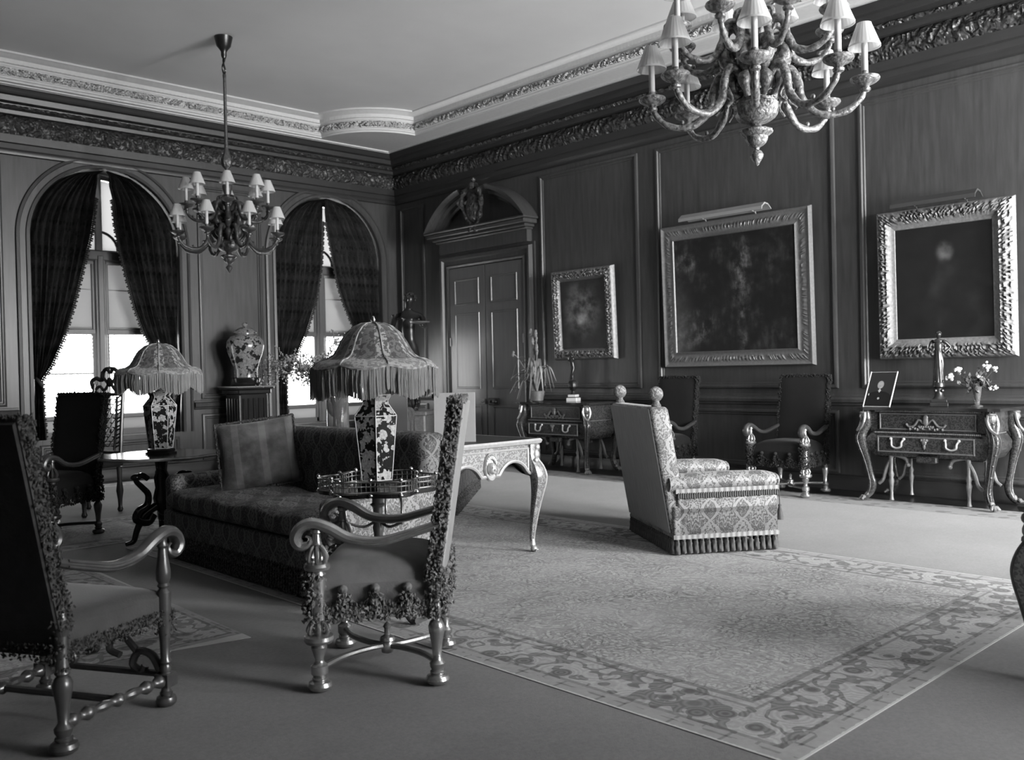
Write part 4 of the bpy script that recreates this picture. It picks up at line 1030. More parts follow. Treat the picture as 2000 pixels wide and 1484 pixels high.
# ---------------- commodes
def commode(label, loc, rz, width=1.14):
    """local front +x"""
    t = thing('bombe_commode', label, 'commode', loc, rz, 'pair of inlaid commodes')
    w2, D = width/2, .27
    tp = MB(); pts = []
    for k in range(41):
        s_ = -1+2*k/40; pts.append((D+.05+.02*cos(s_*pi*2)-.02*(abs(s_) > .86), s_*(w2+.06)))
    pts += [(-D-.04, w2+.06), (-D-.04, -w2-.06)]
    tp.poly(pts, (.835, .86)); part('top_slab', tp, 'marble', t)
    b_ = MB(); b_.bev(-D, D-.03, -w2+.06, w2-.06, .64, .835, .005)
    rs = []
    for z, o_ in ((.40, -.06), (.42, -.02), (.50, .035), (.56, .04), (.62, .0), (.64, -.02)): rs.append([(D-.02+o_, -w2+.07-o_, z), (D-.02+o_, w2-.07+o_, z), (-D, w2-.07+o_, z), (-D, -w2+.07-o_, z)])
    b_.rings(rs, cap0=True, cap1=True); part('body', b_, 'boulled', t)
    for z, x_ in ((.825, D-.015), (.632, D-.005)):
        mo = MB(); mo.tube([(x_, -w2+.11, z), (x_, w2-.11, z)], .006, 6)
        for k in range(60): mo.ball((x_, -w2+.12+(2*w2-.24)*k/59, z), .009, 6, 4)
        part('beaded_moulding', mo, 'giltd', t)
        for s_ in (-1, 1):
            mo = MB(); mo.tube([(-D+.03, s_*(w2-.085), z), (D-.05, s_*(w2-.085), z)], .006, 6)
            for k in range(20): mo.ball((-D+.04+(2*D-.1)*k/19, s_*(w2-.085), z), .009, 6, 4)
            part('beaded_moulding', mo, 'giltd', t)
    for z0_, z1_, xx, nm in ((.655, .81, D-.028, 'upper'), (.455, .605, D+.02, 'lower')):
        d_ = MB(); d_.bev(xx, xx+.008, -w2+.15, w2-.15, z0_, z1_, .003)
        dr = part('drawer', d_, 'boulled', t)
        m = MB()
        q = [(-w2+.155, z0_+.004), (w2-.155, z0_+.004), (w2-.155, z1_-.004), (-w2+.155, z1_-.004)]
        m.mould(-w2+.152, w2-.152, z0_+.003, z1_-.003, [(0, 0), (.003, .006), (.010, .006), (.013, 0)], lambda u, v, h: (xx+.008+h, u, v))
        if nm == 'upper':
            m.ball((xx+.02, 0, .77), .022, 8, 6, (.6, 1, 1.2)); m.ball((xx+.02, 0, .735), .03, 8, 6, (.6, .8, 1.3))
            for s_ in (-1, 1):
                m.tube(bez([(xx+.015, s_*.02, .72), (xx+.02, s_*.06, .75), (xx+.02, s_*.10, .70), (xx+.02, s_*.15, .69), (xx+.018, s_*.17, .715)], 14), .010, 6)
                for j in range(6): m.ball((xx+.014, s_*(.03+.022*j), .675+.012*sin(j*2)), .014, 6, 4)
            for j in range(7): m.ball((xx+.014, -.06+.02*j, .69), .013, 6, 4)
        else:
            m.ball((xx+.014, 0, .56), .022, 8, 6, (.5, 1, 1.4)); m.ball((xx+.014, 0, .52), .014, 8, 5, (.5, .8, 2))
            for s_ in (-1, 1): m.ball((xx+.012, s_*.022, .575), .014, 6, 4)
        part('drawer_mount', m, 'giltd', dr)
        if nm == 'lower':
            for s_ in (-1, 1):
                h = MB(); yc_ = s_*.235
                h.tube(bez([(xx+.012, yc_-.055, .575), (xx+.03, yc_-.045, .55), (xx+.032, yc_-.04, .515), (xx+.032, yc_, .500), (xx+.032, yc_+.04, .515), (xx+.03, yc_+.045, .55), (xx+.012, yc_+.055, .575)], 24), .0085, 6)
                for e_ in (-1, 1): h.ball((xx+.014, yc_+e_*.058, .58), .014, 8, 5)
                part('drawer_handle', h, 'palebrass', dr)
    for sx in (-1, 1):
        for sy in (-1, 1):
            dx, dy = (.62, sy*.78) if sx > 0 else (-.3, sy*.95)
            X, Y = sx*(D-.02), sy*(w2-.06); l = MB()
            prof = [(.03, .835, .03), (.03, .77, .04), (.03, .70, .038), (.06, .645, .036), (.08, .58, .038), (.065, .50, .034), (.03, .38, .026), (.0, .25, .022), (-.02, .16, .026), (-.005, .09, .026), (.04, .04, .022), (.07, .02, .018)]
            if sx < 0: prof = [(o_*.75, z, r_) for o_, z, r_ in prof]
            P = bez([(X+dx*o_, Y+dy*o_, z) for o_, z, r_ in prof], 44); rr = [q.x for q in bez([(r_, 0, 0) for o_, z, r_ in prof], 44)]
            l.tube(P, [q*1.25 for q in rr], 10, flat=(1, .85)); leg = part('leg', l, 'boulled', t, smooth=60)
            g_ = MB()
            for j in (-1, 0, 1): g_.tube([p+Vector((dx*r_*1.05-j*dy*r_*.8, dy*r_*1.05+j*dx*r_*.8, 0)) for p, r_ in zip(P, rr)], .009 if j == 0 else .004, 6)
            for q in range(3, len(P)-4, 3): g_.ball(P[q]+Vector((dx*rr[q]*1.1, dy*rr[q]*1.1, 0)), .012, 6, 4)
            part('leg_mount', g_, 'giltk', leg)
            g_ = MB(); c0 = Vector((X+dx*.05, Y+dy*.05, .775))
            g_.ball(c0, .040, 12, 8, (1, 1, 1.15)); g_.ball(c0+Vector((0, 0, .035)), .042, 12, 6, (1, 1, .5)); g_.ball(c0+Vector((dx*.03, dy*.03, -.004)), .012, 6, 5)
            for j in (-1, 1):
                g_.ball(c0+Vector((dx*.03-j*dy*.015, dy*.03+j*dx*.015, .01)), .007, 6, 4)
                g_.tube(bez([c0+Vector((-j*dy*.03, j*dx*.03, .03)), c0+Vector((dx*.01-j*dy*.045, dy*.01+j*dx*.045, -.03)), c0+Vector((dx*.03-j*dy*.03, dy*.03+j*dx*.03, -.09)), c0+Vector((dx*.06, dy*.06, -.13))], 12), .014, 6)
            part('bust_mount', g_, 'ormolu' if sx > 0 else 'giltd', leg); g_ = MB()
            for j in (-.8, -.27, .27, .8):
                e_ = Vector((X+dx*.05, Y+dy*.05, .035)); vx, vy = dx*cos(j)-dy*sin(j), dy*cos(j)+dx*sin(j)
                g_.tube([e_, e_+Vector((vx*.03, vy*.03, .004)), e_+Vector((vx*.055, vy*.055, -.018))], [.018, .016, .010], 7)
            g_.ball((X+dx*.03, Y+dy*.03, .06), .026, 8, 6); part('claw_foot', g_, 'giltd', leg)
            if True:   # inner spiral leg and arch
                li = MB(); yi = sy*(w2-.26); xi = sx*(D-.06)
                li.tube(bez([(xi, sy*(w2-.12), .16), (xi, sy*(w2-.16), .20), (xi, sy*(w2-.19), .30), (xi, sy*(w2-.24), .40), (xi, yi, .425), (xi, yi-sy*.10, .40), (xi, yi-sy*.13, .35)], 30), .016, 8)
                li.lathe([(.012, .012), (.022, .018), (.016, .04), (.014, .10), (.020, .16), (.026, .19), (.018, .22), (.026, .25), (.016, .28), (.02, .42)], 10, (xi, sy*(w2-.235), 0))
                li.ball((xi, yi-sy*.13, .345), .022, 8, 6)
                part('inner_leg', li, 'giltd', t)
    c_ = MB(); c_.bev(D-.05, D+.0, -.09, .09, .37, .43, .01); part('apron_drop', c_, 'boulled', t)
    return t
cmd = commode('inlaid commode with gilt mounts standing at the right end of the panelled wall', (8.42, 3.33, .008), pi)
copy_tree(cmd, (8.45, 7.86, .008), pi, 'inlaid commode with gilt mounts beside the double door, under the small portrait')
# ---------------- lobed gallery table and lamp tables
def blob_outline(n, r, lobes, amp, ph=0.):
    return [((r*(1+amp*cos(lobes*a)))*cos(a+ph), (r*(1+amp*cos(lobes*a)))*sin(a+ph)) for a in [2*pi*k/n for k in range(n)]]
def gallery_table(label, loc, rz):
    t = thing('gallery_table', label, 'side table', loc, rz)
    tp = MB(); o_ = blob_outline(72, .275, 6, .10); tp.poly(o_, (.655, .675)); part('tabletop', tp, 'black', t)
    g_ = MB(); 
    for z in (.682, .712, .735): pts = [(x, y, z) for x, y in o_]; g_.tube(pts+[pts[0]], .0055 if z != .712 else .004, 6, cap=False)
    for k in range(72):
        x, y = o_[k]; g_.tube([(x, y, .675), (x, y, .735)], .0035, 5)
        if k % 6 == 0: g_.ball((x, y, .744), .011, 8, 6); g_.ball((x, y, .668), .012, 8, 6)
    part('brass_gallery', g_, 'brass', t)
    c_ = MB(); c_.lathe([(.05, .655), (.03, .63), (.028, .60), (.040, .59), (.026, .575), (.022, .50), (.030, .47), (.024, .44), (.022, .36), (.036, .33), (.05, .30), (.04, .26), (.028, .24), (.034, .20), (.04, .16), (.03, .13), (0, .12)], 18); part('pedestal', c_, 'parceld', t)
    for k in range(3):
        a = 2*pi*k/3+.4; l = MB(); l.tube(bez([(.02*cos(a), .02*sin(a), .22), (.10*cos(a), .10*sin(a), .20), (.17*cos(a), .17*sin(a), .08), (.22*cos(a), .22*sin(a), .02), (.255*cos(a), .255*sin(a), .02)], 18), [.026-.0007*i for i in range(19)], 8); part('foot', l, 'parceld', t)
        p = MB(); p.lathe([(.006, .50), (.010, .53), (.007, .55), (.007, .61), (.012, .63), (.008, .655)], 8, (.17*cos(a), .17*sin(a), 0)); p.tube(bez([(.17*cos(a), .17*sin(a), .51), (.08*cos(a), .08*sin(a), .48), (.02*cos(a), .02*sin(a), .50)], 8), .008, 6); part('bracket', p, 'brass', t)
    return t
TA = (2.76, 3.93)
gallery_table('small black side table with a brass gallery rim, holding the nearer lamp', (*TA, .0095), .3)
TBp = (2.93, 7.05)
t = thing('inlaid_round_table', 'dark polished table on serpent-carved supports, holding the farther lamp', 'side table', (*TBp, .0095), .0)
tp = MB(); o_ = blob_outline(72, .44, 8, .03); tp.poly(o_, (.655, .68)); part('tabletop', tp, 'black', t)
e_ = MB(); pts = [(x*1.005, y*1.005, .668) for x, y in o_]; e_.tube(pts+[pts[0]], .012, 6, cap=False); part('moulded_edge', e_, 'giltd', t)
c_ = MB(); c_.lathe([(.08, .655), (.05, .62), (.04, .55), (.06, .50), (.05, .42), (.07, .34), (.055, .26), (.03, .22), (0, .2)], 18); part('pedestal', c_, 'black', t)
for k in range(3):
    a = 2*pi*k/3+R(190); l = MB()
    def q(r_, z): return (r_*cos(a), r_*sin(a), z)
    l.tube(bez([q(.12, .50), q(.17, .53), q(.22, .50), q(.17, .44), q(.12, .38), q(.13, .30), q(.20, .26), q(.22, .20), q(.13, .17), q(.08, .22)], 44), [.022 if i < 6 else .018+.016*min(1, (i-6)/24) for i in range(46)], 10)
    l.ball(q(.215, .52), .034, 8, 6, (1.3, 1, .8))
    l.tube(bez([q(.06, .28), q(.16, .22), q(.22, .12), q(.25, .04), q(.31, .025)], 18), [.032-.001*i for i in range(19)], 9); part('serpent_leg', l, 'black', t, smooth=60)
# ---------------- fringed lamps
def floral(lo, hi, thr=.52, sc=9):
    def f(t, v, x, y, z):
        a_ = noise(t, v, sc, 2).gt(thr); b_ = voro(t, v, sc*2.6).lt(.25); e_ = noise(t, v, sc*4, 2)
        return (a_.mx(b_*noise(t, v, sc, 1).gt(.42)))*(e_*(hi-lo)*1.2)+lo
    return f
M['porcelain'] = mat('dark_flowered_porcelain', floral(.012, .62, .51, 21), .12, kind='Object')
def lamp(label, loc, rz, hexoff):
    t = thing('porcelain_table_lamp', label, 'lamp', loc, rz, 'porcelain lamps with fringed shades')
    bs = MB()
    def hexr(r): return [(r*cos(hexoff+2*pi*k/6), r*sin(hexoff+2*pi*k/6)) for k in range(6)]
    bs.rings([[(x, y, z) for x, y in hexr(r)] for r, z in ((.115, 0), (.115, .012), (.10, .018), (.105, .03), (.096, .04))], cap0=True, cap1=True); part('wooden_stand', bs, 'black', t)
    st = [(.086, .041), (.089, .06), (.122, .375), (.075, .435), (.073, .45), (.090, .475), (.090, .482)]
    vs = MB(); vs.rings([[(x, y, z) for x, y in hexr(r)] for r, z in st], cap0=True, cap1=True); v_ = part('vase', vs, 'porcelain', t, smooth=0)
    ln = MB()
    for k in range(6):
        ln.tube([(*hexr(r)[k], z) for r, z in st], .0028, 5)
        for r, z in ((.122, .375), (.090, .482), (.087, .045)): ln.tube([(*hexr(r)[k], z), (*hexr(r)[(k+1) % 6], z)], .0028, 5)
    part('white_edging', ln, 'white', v_)
    fi = MB(); fi.tube([(0, 0, .48), (0, 0, .845)], .007, 8); fi.lathe([(.035, .482), (.03, .50), (.012, .52), (.012, .55), (0, .56)], 12); fi.lathe([(.005, .845), (.010, .86), (.013, .87), (.008, .885), (.0, .89)], 12); part('fitting', fi, 'brass', t)
    pr = [(.012, .852), (.06, .848), (.10, .832), (.145, .795), (.172, .755), (.19, .72), (.212, .688), (.245, .668), (.285, .660), (.312, .645), (.318, .632)]
    sh = MB(); n = 96; G = 8
    def lob(a, q): return 1+.055*q*abs(cos(a*G/2))-.03*q
    rs = []
    for i, (r, z) in enumerate(pr):
        q = i/(len(pr)-1); rs.append([(r*lob(a, q)*cos(a), r*lob(a, q)*sin(a), z-.018*q*q*abs(cos(a*G/2))+.0) for a in [2*pi*k/n for k in range(n)]])
    sh.rings(rs); s_ = part('lamp_shade', sh, 'shadesilk', t, smooth=60)
    rb = MB()
    for k in range(G):
        a = 2*pi*(k+.5)/G; rb.tube([(r*lob(a, i/10)*cos(a)*1.003, r*lob(a, i/10)*sin(a)*1.003, z+.002) for i, (r, z) in enumerate(pr)], .005, 6)
    r, z = pr[-1]
    q = [(r*lob(a, 1)*cos(a), r*lob(a, 1)*sin(a), z-.018*abs(cos(a*G/2))) for a in [2*pi*k/n for k in range(n)]]; rb.tube(q+[q[0]], .007, 6, cap=False)
    part('shade_braid', rb, 'braid', s_)
    fg = MB()
    for k in range(620):
        a = 2*pi*k/620+random.gauss(0, .003); rr_ = r*lob(a, 1)*(1.0+random.gauss(0, .008)); z0_ = z-.018*abs(cos(a*G/2)); h = .115+.035*abs(cos(a*G/2))+random.gauss(0, .004)
        x, y = rr_*cos(a), rr_*sin(a); d = random.gauss(0, .004)
        fg.tube([(x, y, z0_), (x+d, y+d, z0_-h*.5), (x+d*.5, y+d, z0_-h)], .0030, 4, cap=False)
    part('silk_fringe', fg, 'fringe', s_)
    return t
def shadesilk():
    m = bpy.data.materials.new('flowered_lampshade_silk'); m.use_nodes = True; t = m.node_tree; b = t.nodes['Principled BSDF']
    v, x, y, z = coord(t, 'Object'); th = y.atan2(x)
    lace = (((th*(4/pi)).fr()-.5).abs()).lt(.25)
    n = ((noise(t, v, 22, 3)*26).sin()).gt(.0)
    rim = z.lt(.665+.0)
    c_ = (((n*(lace*.24+.10))+(lace*.05+.08))*(1-rim))+(rim*((n*.22)+.26)); c_ = c_*((noise(t, v, 4, 2))*.9+.55)
    t.links.new(c_.k, b.inputs['Base Color']); b.inputs['Roughness'].default_value = .6; b.inputs['Sheen Weight'].default_value = .3
    tr = t.nodes.new('ShaderNodeBsdfTranslucent'); t.links.new(c_.k, tr.inputs[0]); mx = t.nodes.new('ShaderNodeMixShader'); mx.inputs[0].default_value = .35
    t.links.new(b.outputs[0], mx.inputs[1]); t.links.new(tr.outputs[0], mx.inputs[2]); t.links.new(mx.outputs[0], t.nodes['Material Output'].inputs[0]); return m
M['shadesilk'] = shadesilk()
M['fringe'] = translucent('silk_fringe', .40, .3)
vA = atan2(-TA[1], -TA[0]); vB = atan2(-TBp[1], -TBp[0])
lA = lamp('nearer porcelain lamp with a large pale fringed shade, on the brass-rimmed side table', (*TA, .6855), 0, vA)
lamp('farther porcelain lamp with a darker fringed shade, in front of the leftmost window', (*TBp, .6905), 0, vB+R(30))
# cards standing on the desk
M['card'] = mat('pale_grey_board', .33, .8)
M['cardd'] = mat('grey_board', .16, .8)
for lab, p, m_, an in (('pale blank board propped on the desk behind the centre armchair', (3.97, 4.74, .8012), 'card', R(-44)), ('grey blank board on the desk, left of the nearer lamp', (3.84, 5.32, .8012), 'cardd', R(-44))):
    b_ = MB(); b_.bev(-.14, .14, -.004, .004, 0, .335, .002, Matrix.Rotation(R(-5), 4, 'X'))
    t = thing('standing_board', lab, 'board', p, an, 'blank boards on the desk'); part('board_panel', b_, m_, t)
    b_ = MB(); b_.tube([(0, .03, .26), (0, .10, .004)], .004, 5); part('prop', b_, m_, t)
# ---------------- carved high-back chair behind
t = thing('carved_chair', 'openwork carved tall-backed chair between the window and the far lamp', 'chair', (3.06, 9.12, .008), R(200))
M['walnut'] = mat('dark_walnut', **wood(.03, .4, .25))
for sx in (-1, 1):
    for sy in (-1, 1):
        l = MB(); l.lathe([(.018, 0), (.028, .02), (.018, .05), (.022, .12), (.034, .2), (.022, .3), (.026, .43)], 12, (sx*.2, sy*.22, 0)); part('leg', l, 'walnut', t)
s_ = MB(); rbox(s_, -.24, .25, -.25, .25, .43, .50, .03); part('seat', s_, 'velvetk', t)
b_ = MB()
for sy in (-1, 1):
    b_.tube([(-.22, sy*.21, .45), (-.25, sy*.205, .8), (-.29, sy*.20, 1.22)], .018, 8)
    b_.tube([(-.232, sy*.12, .58), (-.26, sy*.12, .8), (-.28, sy*.12, 1.1)], .012, 8)
    for k in range(14):
        z = .60+.04*k; b_.tube(bez([(-.235-.1*(z-.58), sy*.12, z), (-.24-.1*(z-.58), sy*(.15+.02*(k % 2)), z+.02), (-.235-.1*(z-.58), sy*.20, z+.035)], 6), .008, 5)
for z, x in ((.56, -.23), (1.12, -.28)): b_.tube([(x, -.2, z), (x, .2, z)], .016, 8)
for k in range(11):
    for j in range(5):
        y = -.08+.04*j; z = .62+.045*k; b_.tube([(-.245-.1*(z-.58), y-.015, z), (-.245-.1*(z-.58), y+.02, z+.05*(1 if (k+j) % 2 else -1)*.5+.02)], .006, 4)
part('openwork_back', b_, 'walnut', t)
c_ = MB()
for sy in (-1, 1):
    c_.tube(bez([(-.29, sy*.22, 1.18), (-.30, sy*.25, 1.25), (-.30, sy*.18, 1.28), (-.31, sy*.12, 1.26), (-.31, sy*.10, 1.34), (-.31, sy*.04, 1.37), (-.31, 0, 1.33)], 20), .020, 7)
    c_.tube(bez([(-.29, sy*.2, 1.16), (-.30, sy*.14, 1.2), (-.30, sy*.08, 1.16), (-.30, sy*.03, 1.22), (-.30, sy*.08, 1.28)], 16), .014, 6)
c_.ball((-.31, 0, 1.36), .035, 8, 6); c_.ball((-.30, 0, 1.24), .04, 8, 6, (.5, 1, 1.2)); part('carved_crest', c_, 'walnut', t)
# ---------------- covered jar on a pedestal
t = thing('pedestal', 'dark fluted pedestal against the panelling between the two windows', 'pedestal', (5.93, 11.42, 0))
p = MB(); p.bev(-.27, .27, -.27, .27, 1.10, 1.145, .012); p.bev(-.24, .24, -.24, .24, 1.04, 1.10, .012); p.bev(-.20, .20, -.20, .20, .2, 1.04, .008)
for k in range(5):
    for a_ in range(4):
        p.tube([(*(Matrix.Rotation(a_*pi/2, 2) @ Vector((-.15+.075*k, -.203))), .26), (*(Matrix.Rotation(a_*pi/2, 2) @ Vector((-.15+.075*k, -.203))), .98)], .016, 8)
part('shaft', p, 'black', t); p = MB(); p.bev(-.25, .25, -.25, .25, .008, .2, .015); part('plinth', p, 'black', t)
g_ = MB(); g_.mould(-.275, .275, -.275, .275, [(0, 1.125), (-.006, 1.13), (-.006, 1.14), (0, 1.145)], lambda u, v, h: (u, v, h)); g_.tube([(.20, -.20, .3), (.20, -.20, 1.02)], .010, 8); g_.tube([(-.20, -.20, .3), (-.20, -.20, 1.02)], .010, 8); part('gilt_mount', g_, 'giltd', t)
t = thing('covered_jar', 'large covered porcelain jar with dark flowered pattern, on the fluted pedestal', 'jar', (5.93, 11.42, 1.145))
p = MB(); p.lathe([(.20, 0), (.21, .02), (.18, .05), (.19, .10), (.165, .115)], 24); part('wooden_stand', p, 'black', t)
M['jar'] = mat('flowered_jar', floral(.02, .34, .45, 13), .15, kind='Object')
p = MB(); p.lathe([(.155, .115), (.155, .19), (.16, .23), (.19, .33), (.235, .45), (.25, .53), (.24, .60), (.20, .66), (.13, .69), (.13, .705)], 32); part('jar_body', p, 'jar', t, smooth=60)
p = MB(); p.lathe([(.155, .705), (.16, .715), (.14, .74), (.09, .775), (.03, .79), (.025, .80), (.04, .82), (.03, .845), (.0, .855)], 24); part('lid', p, 'jar', t, smooth=60)
# ================================================ CHANDELIERS
def chandelier(label, loc, rot):
    t = thing('chandelier', label, 'chandelier', loc, rot, 'two-tier candle chandeliers')
    b_ = MB()
    b_.lathe([(0, 0), (.012, .01), (.016, .02), (.034, .05), (.036, .062), (.026, .08), (.012, .088), (.016, .10), (.030, .108), (.046, .122), (.056, .142), (.058, .158), (.070, .168), (.082, .178), (.084, .190), (.070, .198), (.035, .207), (.024, .218), (.038, .228), (.070, .238), (.092, .252), (.106, .272), (.112, .295), (.112, .312), (.118, .320), (.118, .332), (.100, .34), (.104, .35), (.07, .36), (.062, .40), (.066, .45), (.085, .475), (.055, .50), (.045, .53), (.07, .57), (.092, .60), (.06, .63), (.048, .66), (.06, .70), (.088, .75), (.10, .78), (.065, .81), (.036, .86), (.05, .92), (.052, .95), (.03, .98), (.022, 1.02), (.034, 1.05), (.016, 1.10)], 26, mod=lambda a, z: 1+.06*sin(a*12)*(.1 < z < .33)+.05*sin(a*7+z*40)*(z > .35))
    part('stem', b_, 'gilt', t, smooth=38)
    o_ = MB()
    for k in range(8):
        a = 2*pi*k/8+pi/8; c, s = cos(a), sin(a)
        def q(r, z): return (r*c, r*s, z)
        o_.tube(bez([q(.06, .61), q(.13, .65), q(.17, .57), q(.12, .49), q(.15, .43), q(.10, .36)], 20), [.027+.009*sin(i*.9) for i in range(21)], 7)
        o_.ball(q(.14, .63), .036, 8, 6); o_.ball(q(.13, .53), .034, 8, 6, (1, 1, 1.4)); o_.ball(q(.10, .44), .02, 7, 5); [o_.ball(q(.085+.02*sin(j*1.7), .38+.03*j), .017, 6, 4) for j in range(9)]
        o_.tube(bez([q(.05, .84), q(.10, .82), q(.10, .76), q(.07, .72)], 12), .013, 6)
    part('figure_mounts', o_, 'gilt', t, smooth=60)
    r_ = MB(); r_.lathe([(.016, 1.10), (.02, 1.13), (.045, 1.16), (.055, 1.20), (.052, 1.24), (.03, 1.31), (.022, 1.36), (.018, 1.5), (.016, 2.10), (.02, 2.15), (.012, 2.17)], 14, mod=lambda a, z: 1+.14*sin(a*6)*(1.15 < z < 1.3))
    part('rod', r_, 'gilt', t)
    h = MB()
    for s_ in (-1, 1): h.tube(bez([(0, 0, 2.15), (s_*.03, 0, 2.19), (s_*.02, .01, 2.25), (-s_*.02, 0, 2.31), (0, 0, 2.34)], 16), .010, 6)
    part('hook', h, 'bronze', t)
    top = ZC-loc[2]
    c_ = MB(); c_.lathe([(.02, 2.33), (.03, 2.36), (.03, 2.40), (.05, 2.43), (.075, 2.46), (.10, top-.05), (.095, top-.04), (.125, top-.02), (.13, top)], 24); part('canopy', c_, 'bronze', t)
    LOW = [(.07, .44), (.14, .50), (.19, .49), (.22, .42), (.24, .33), (.31, .255), (.39, .24), (.47, .26), (.525, .31), (.55, .36)]
    UPP = [(.05, .68), (.11, .76), (.16, .74), (.18, .66), (.22, .585), (.29, .56), (.36, .58), (.41, .63), (.425, .685)]
    def arm(prof, ang):
        R_, zt = prof[-1]; c, s = cos(ang), sin(ang)
        a = MB(); P = bez([(r*c, r*s, z) for r, z in prof], 44); a.tube(P, [.026-.011*i/(len(P)-1)+.002*sin(i*1.2) for i in range(len(P))], 8)
        a.tube(bez([(prof[3][0]*c, prof[3][0]*s, prof[3][1]), ((prof[3][0]-.05)*c, (prof[3][0]-.05)*s, prof[3][1]-.08), ((prof[3][0]-.01)*c, (prof[3][0]-.01)*s, prof[3][1]-.13)], 10), .010, 6)
        a.ball((prof[6][0]*c, prof[6][0]*s, prof[6][1]+.03), .013, 6, 5)
        ar = part('arm', a, 'gilt', t, smooth=60)
        p = MB(); p.lathe([(.012, -.05), (.026, -.042), (.028, -.03), (.020, -.022), (.030, -.012), (.054, -.002), (.070, .010), (.075, .020), (.072, .029), (.060, .032), (.02, .034), (.018, .05), (.018, .06)], 20, (R_*c, R_*s, zt+.03)); part('drip_pan', p, 'gilt', ar)
        p = MB(); p.lathe([(.016, .06), (.0165, .075), (.016, .235), (.010, .24)], 14, (R_*c, R_*s, zt+.02)); part('candle', p, 'candle', ar)
        p = MB(); f_ = lambda a_, z: 1+.02*sin(a_*24)
        p.lathe([(.080, .215), (.076, .23), (.036, .335), (.0365, .338)], 72, (R_*c, R_*s, zt), mod=f_, cap=False)
        p.lathe([(.0815, .213), (.0815, .222)], 24, (R_*c, R_*s, zt), cap=False)
        for q_ in range(3): p.tube([(R_*c, R_*s, zt+.27), (R_*c+.055*cos(q_*2.1), R_*s+.055*sin(q_*2.1), zt+.29)], .002, 4)
        part('lamp_shade', p, 'shade_c', ar, smooth=60)
    for k in range(8): arm(LOW, 2*pi*k/8)
    for k in range(8): arm(UPP, 2*pi*(k+.5)/8)
    return t
M['shade_c'] = translucent('candle_shade_paper', .72, .35)
def rotl(loc, base): return loc
va = atan2(2.65, 4.37)
ch = chandelier('nearer candle chandelier at the top right, its upper part outside the frame', (4.37, 2.65, 2.34), va)
fa = atan2(9.35, 4.69)
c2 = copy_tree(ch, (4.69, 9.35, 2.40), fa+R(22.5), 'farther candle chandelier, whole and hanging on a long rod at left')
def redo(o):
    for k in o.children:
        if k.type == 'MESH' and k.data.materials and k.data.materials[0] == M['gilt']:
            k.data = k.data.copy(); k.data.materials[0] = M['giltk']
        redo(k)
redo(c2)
# ================================================ FIGURES AND SMALL THINGS
def figure(parent, h, J, m, name='figure', fat=1.):
    """bronze figure grown over a skeleton; J joints in units of body height"""
    Vn = list(J['v']); me = bpy.data.meshes.new(name)
    me.from_pydata([tuple(Vector(v[:3])*h) for v in Vn], J['e'], []); me.update()
    o = link(name, me, M[m], parent)
    sk = o.modifiers.new('skin', 'SKIN'); sk.branch_smoothing = .6; sk.use_smooth_shade = True
    L = me.skin_vertices[0].data
    for i, v in enumerate(Vn): L[i].radius = (v[3]*h*fat, v[3]*h*fat*(v[4] if len(v) > 4 else 1)); L[i].use_root = (i == 0)
    ss = o.modifiers.new('smooth', 'SUBSURF'); ss.levels = 2; ss.render_levels = 2
    return o
def body(lean=0., armL=None, armR=None, legL=None, legR=None, head=(0, 0)):
    """faces +x; z up; unit height"""
    v = [(0, 0, .53, .058, 1.25), (.0, 0, .60, .048, 1.2), (.01, lean*.4, .68, .052, 1.25), (.005, lean*.8, .77, .060, 1.3), (.0, lean, .815, .040, 1.3), (.005, lean, .855, .024), (.012+head[0]*.3, lean+head[1]*.3, .885, .034), (.016+head[0], lean+head[1], .93, .050), (.01+head[0], lean+head[1], .975, .042)]
    e = [(0, 1), (1, 2), (2, 3), (3, 4), (4, 5), (5, 6), (6, 7), (7, 8)]
    for s_, A, Lg in ((1, armL or [(.0, .13, .79), (0, .16, .64), (.04, .15, .50)], legL or [(.0, .05, .50), (.02, .06, .28), (0, .06, .05)]), (-1, armR or [(0, .13, .79), (0, .16, .64), (.04, .15, .50)], legR or [(.0, .05, .50), (.02, .06, .28), (0, .06, .05)])):
        n = len(v); a = [(x, s_*y+(lean if i == 0 else lean), z) for i, (x, y, z) in enumerate(A)]
        v += [(*a[0], .030), (*a[1], .022), (*a[2], .016), (a[2][0]+(a[2][0]-a[1][0])*.25, a[2][1]+(a[2][1]-a[1][1])*.25, a[2][2]+(a[2][2]-a[1][2])*.25, .018, .7)]
        e += [(4, n), (n, n+1), (n+1, n+2), (n+2, n+3)]
        n = len(v); l = [(x, s_*y, z) for x, y, z in Lg]
        dx = (l[2][0]-l[1][0])
        v += [(*l[0], .052), ((l[0][0]+l[1][0])/2, (l[0][1]+l[1][1])/2, (l[0][2]+l[1][2])/2, .044), (*l[1], .032), ((l[1][0]*.6+l[2][0]*.4)-.01, l[1][1]*.6+l[2][1]*.4, l[1][2]*.6+l[2][2]*.4, .034), (*l[2], .018), (l[2][0]+.06, l[2][1]+s_*.008, l[2][2]-.03, .016), (l[2][0]+.10, l[2][1]+s_*.012, l[2][2]-.036, .011)]
        e += [(0, n), (n, n+1), (n+1, n+2), (n+2, n+3), (n+3, n+4), (n+4, n+5), (n+5, n+6)]
    return dict(v=v, e=e)
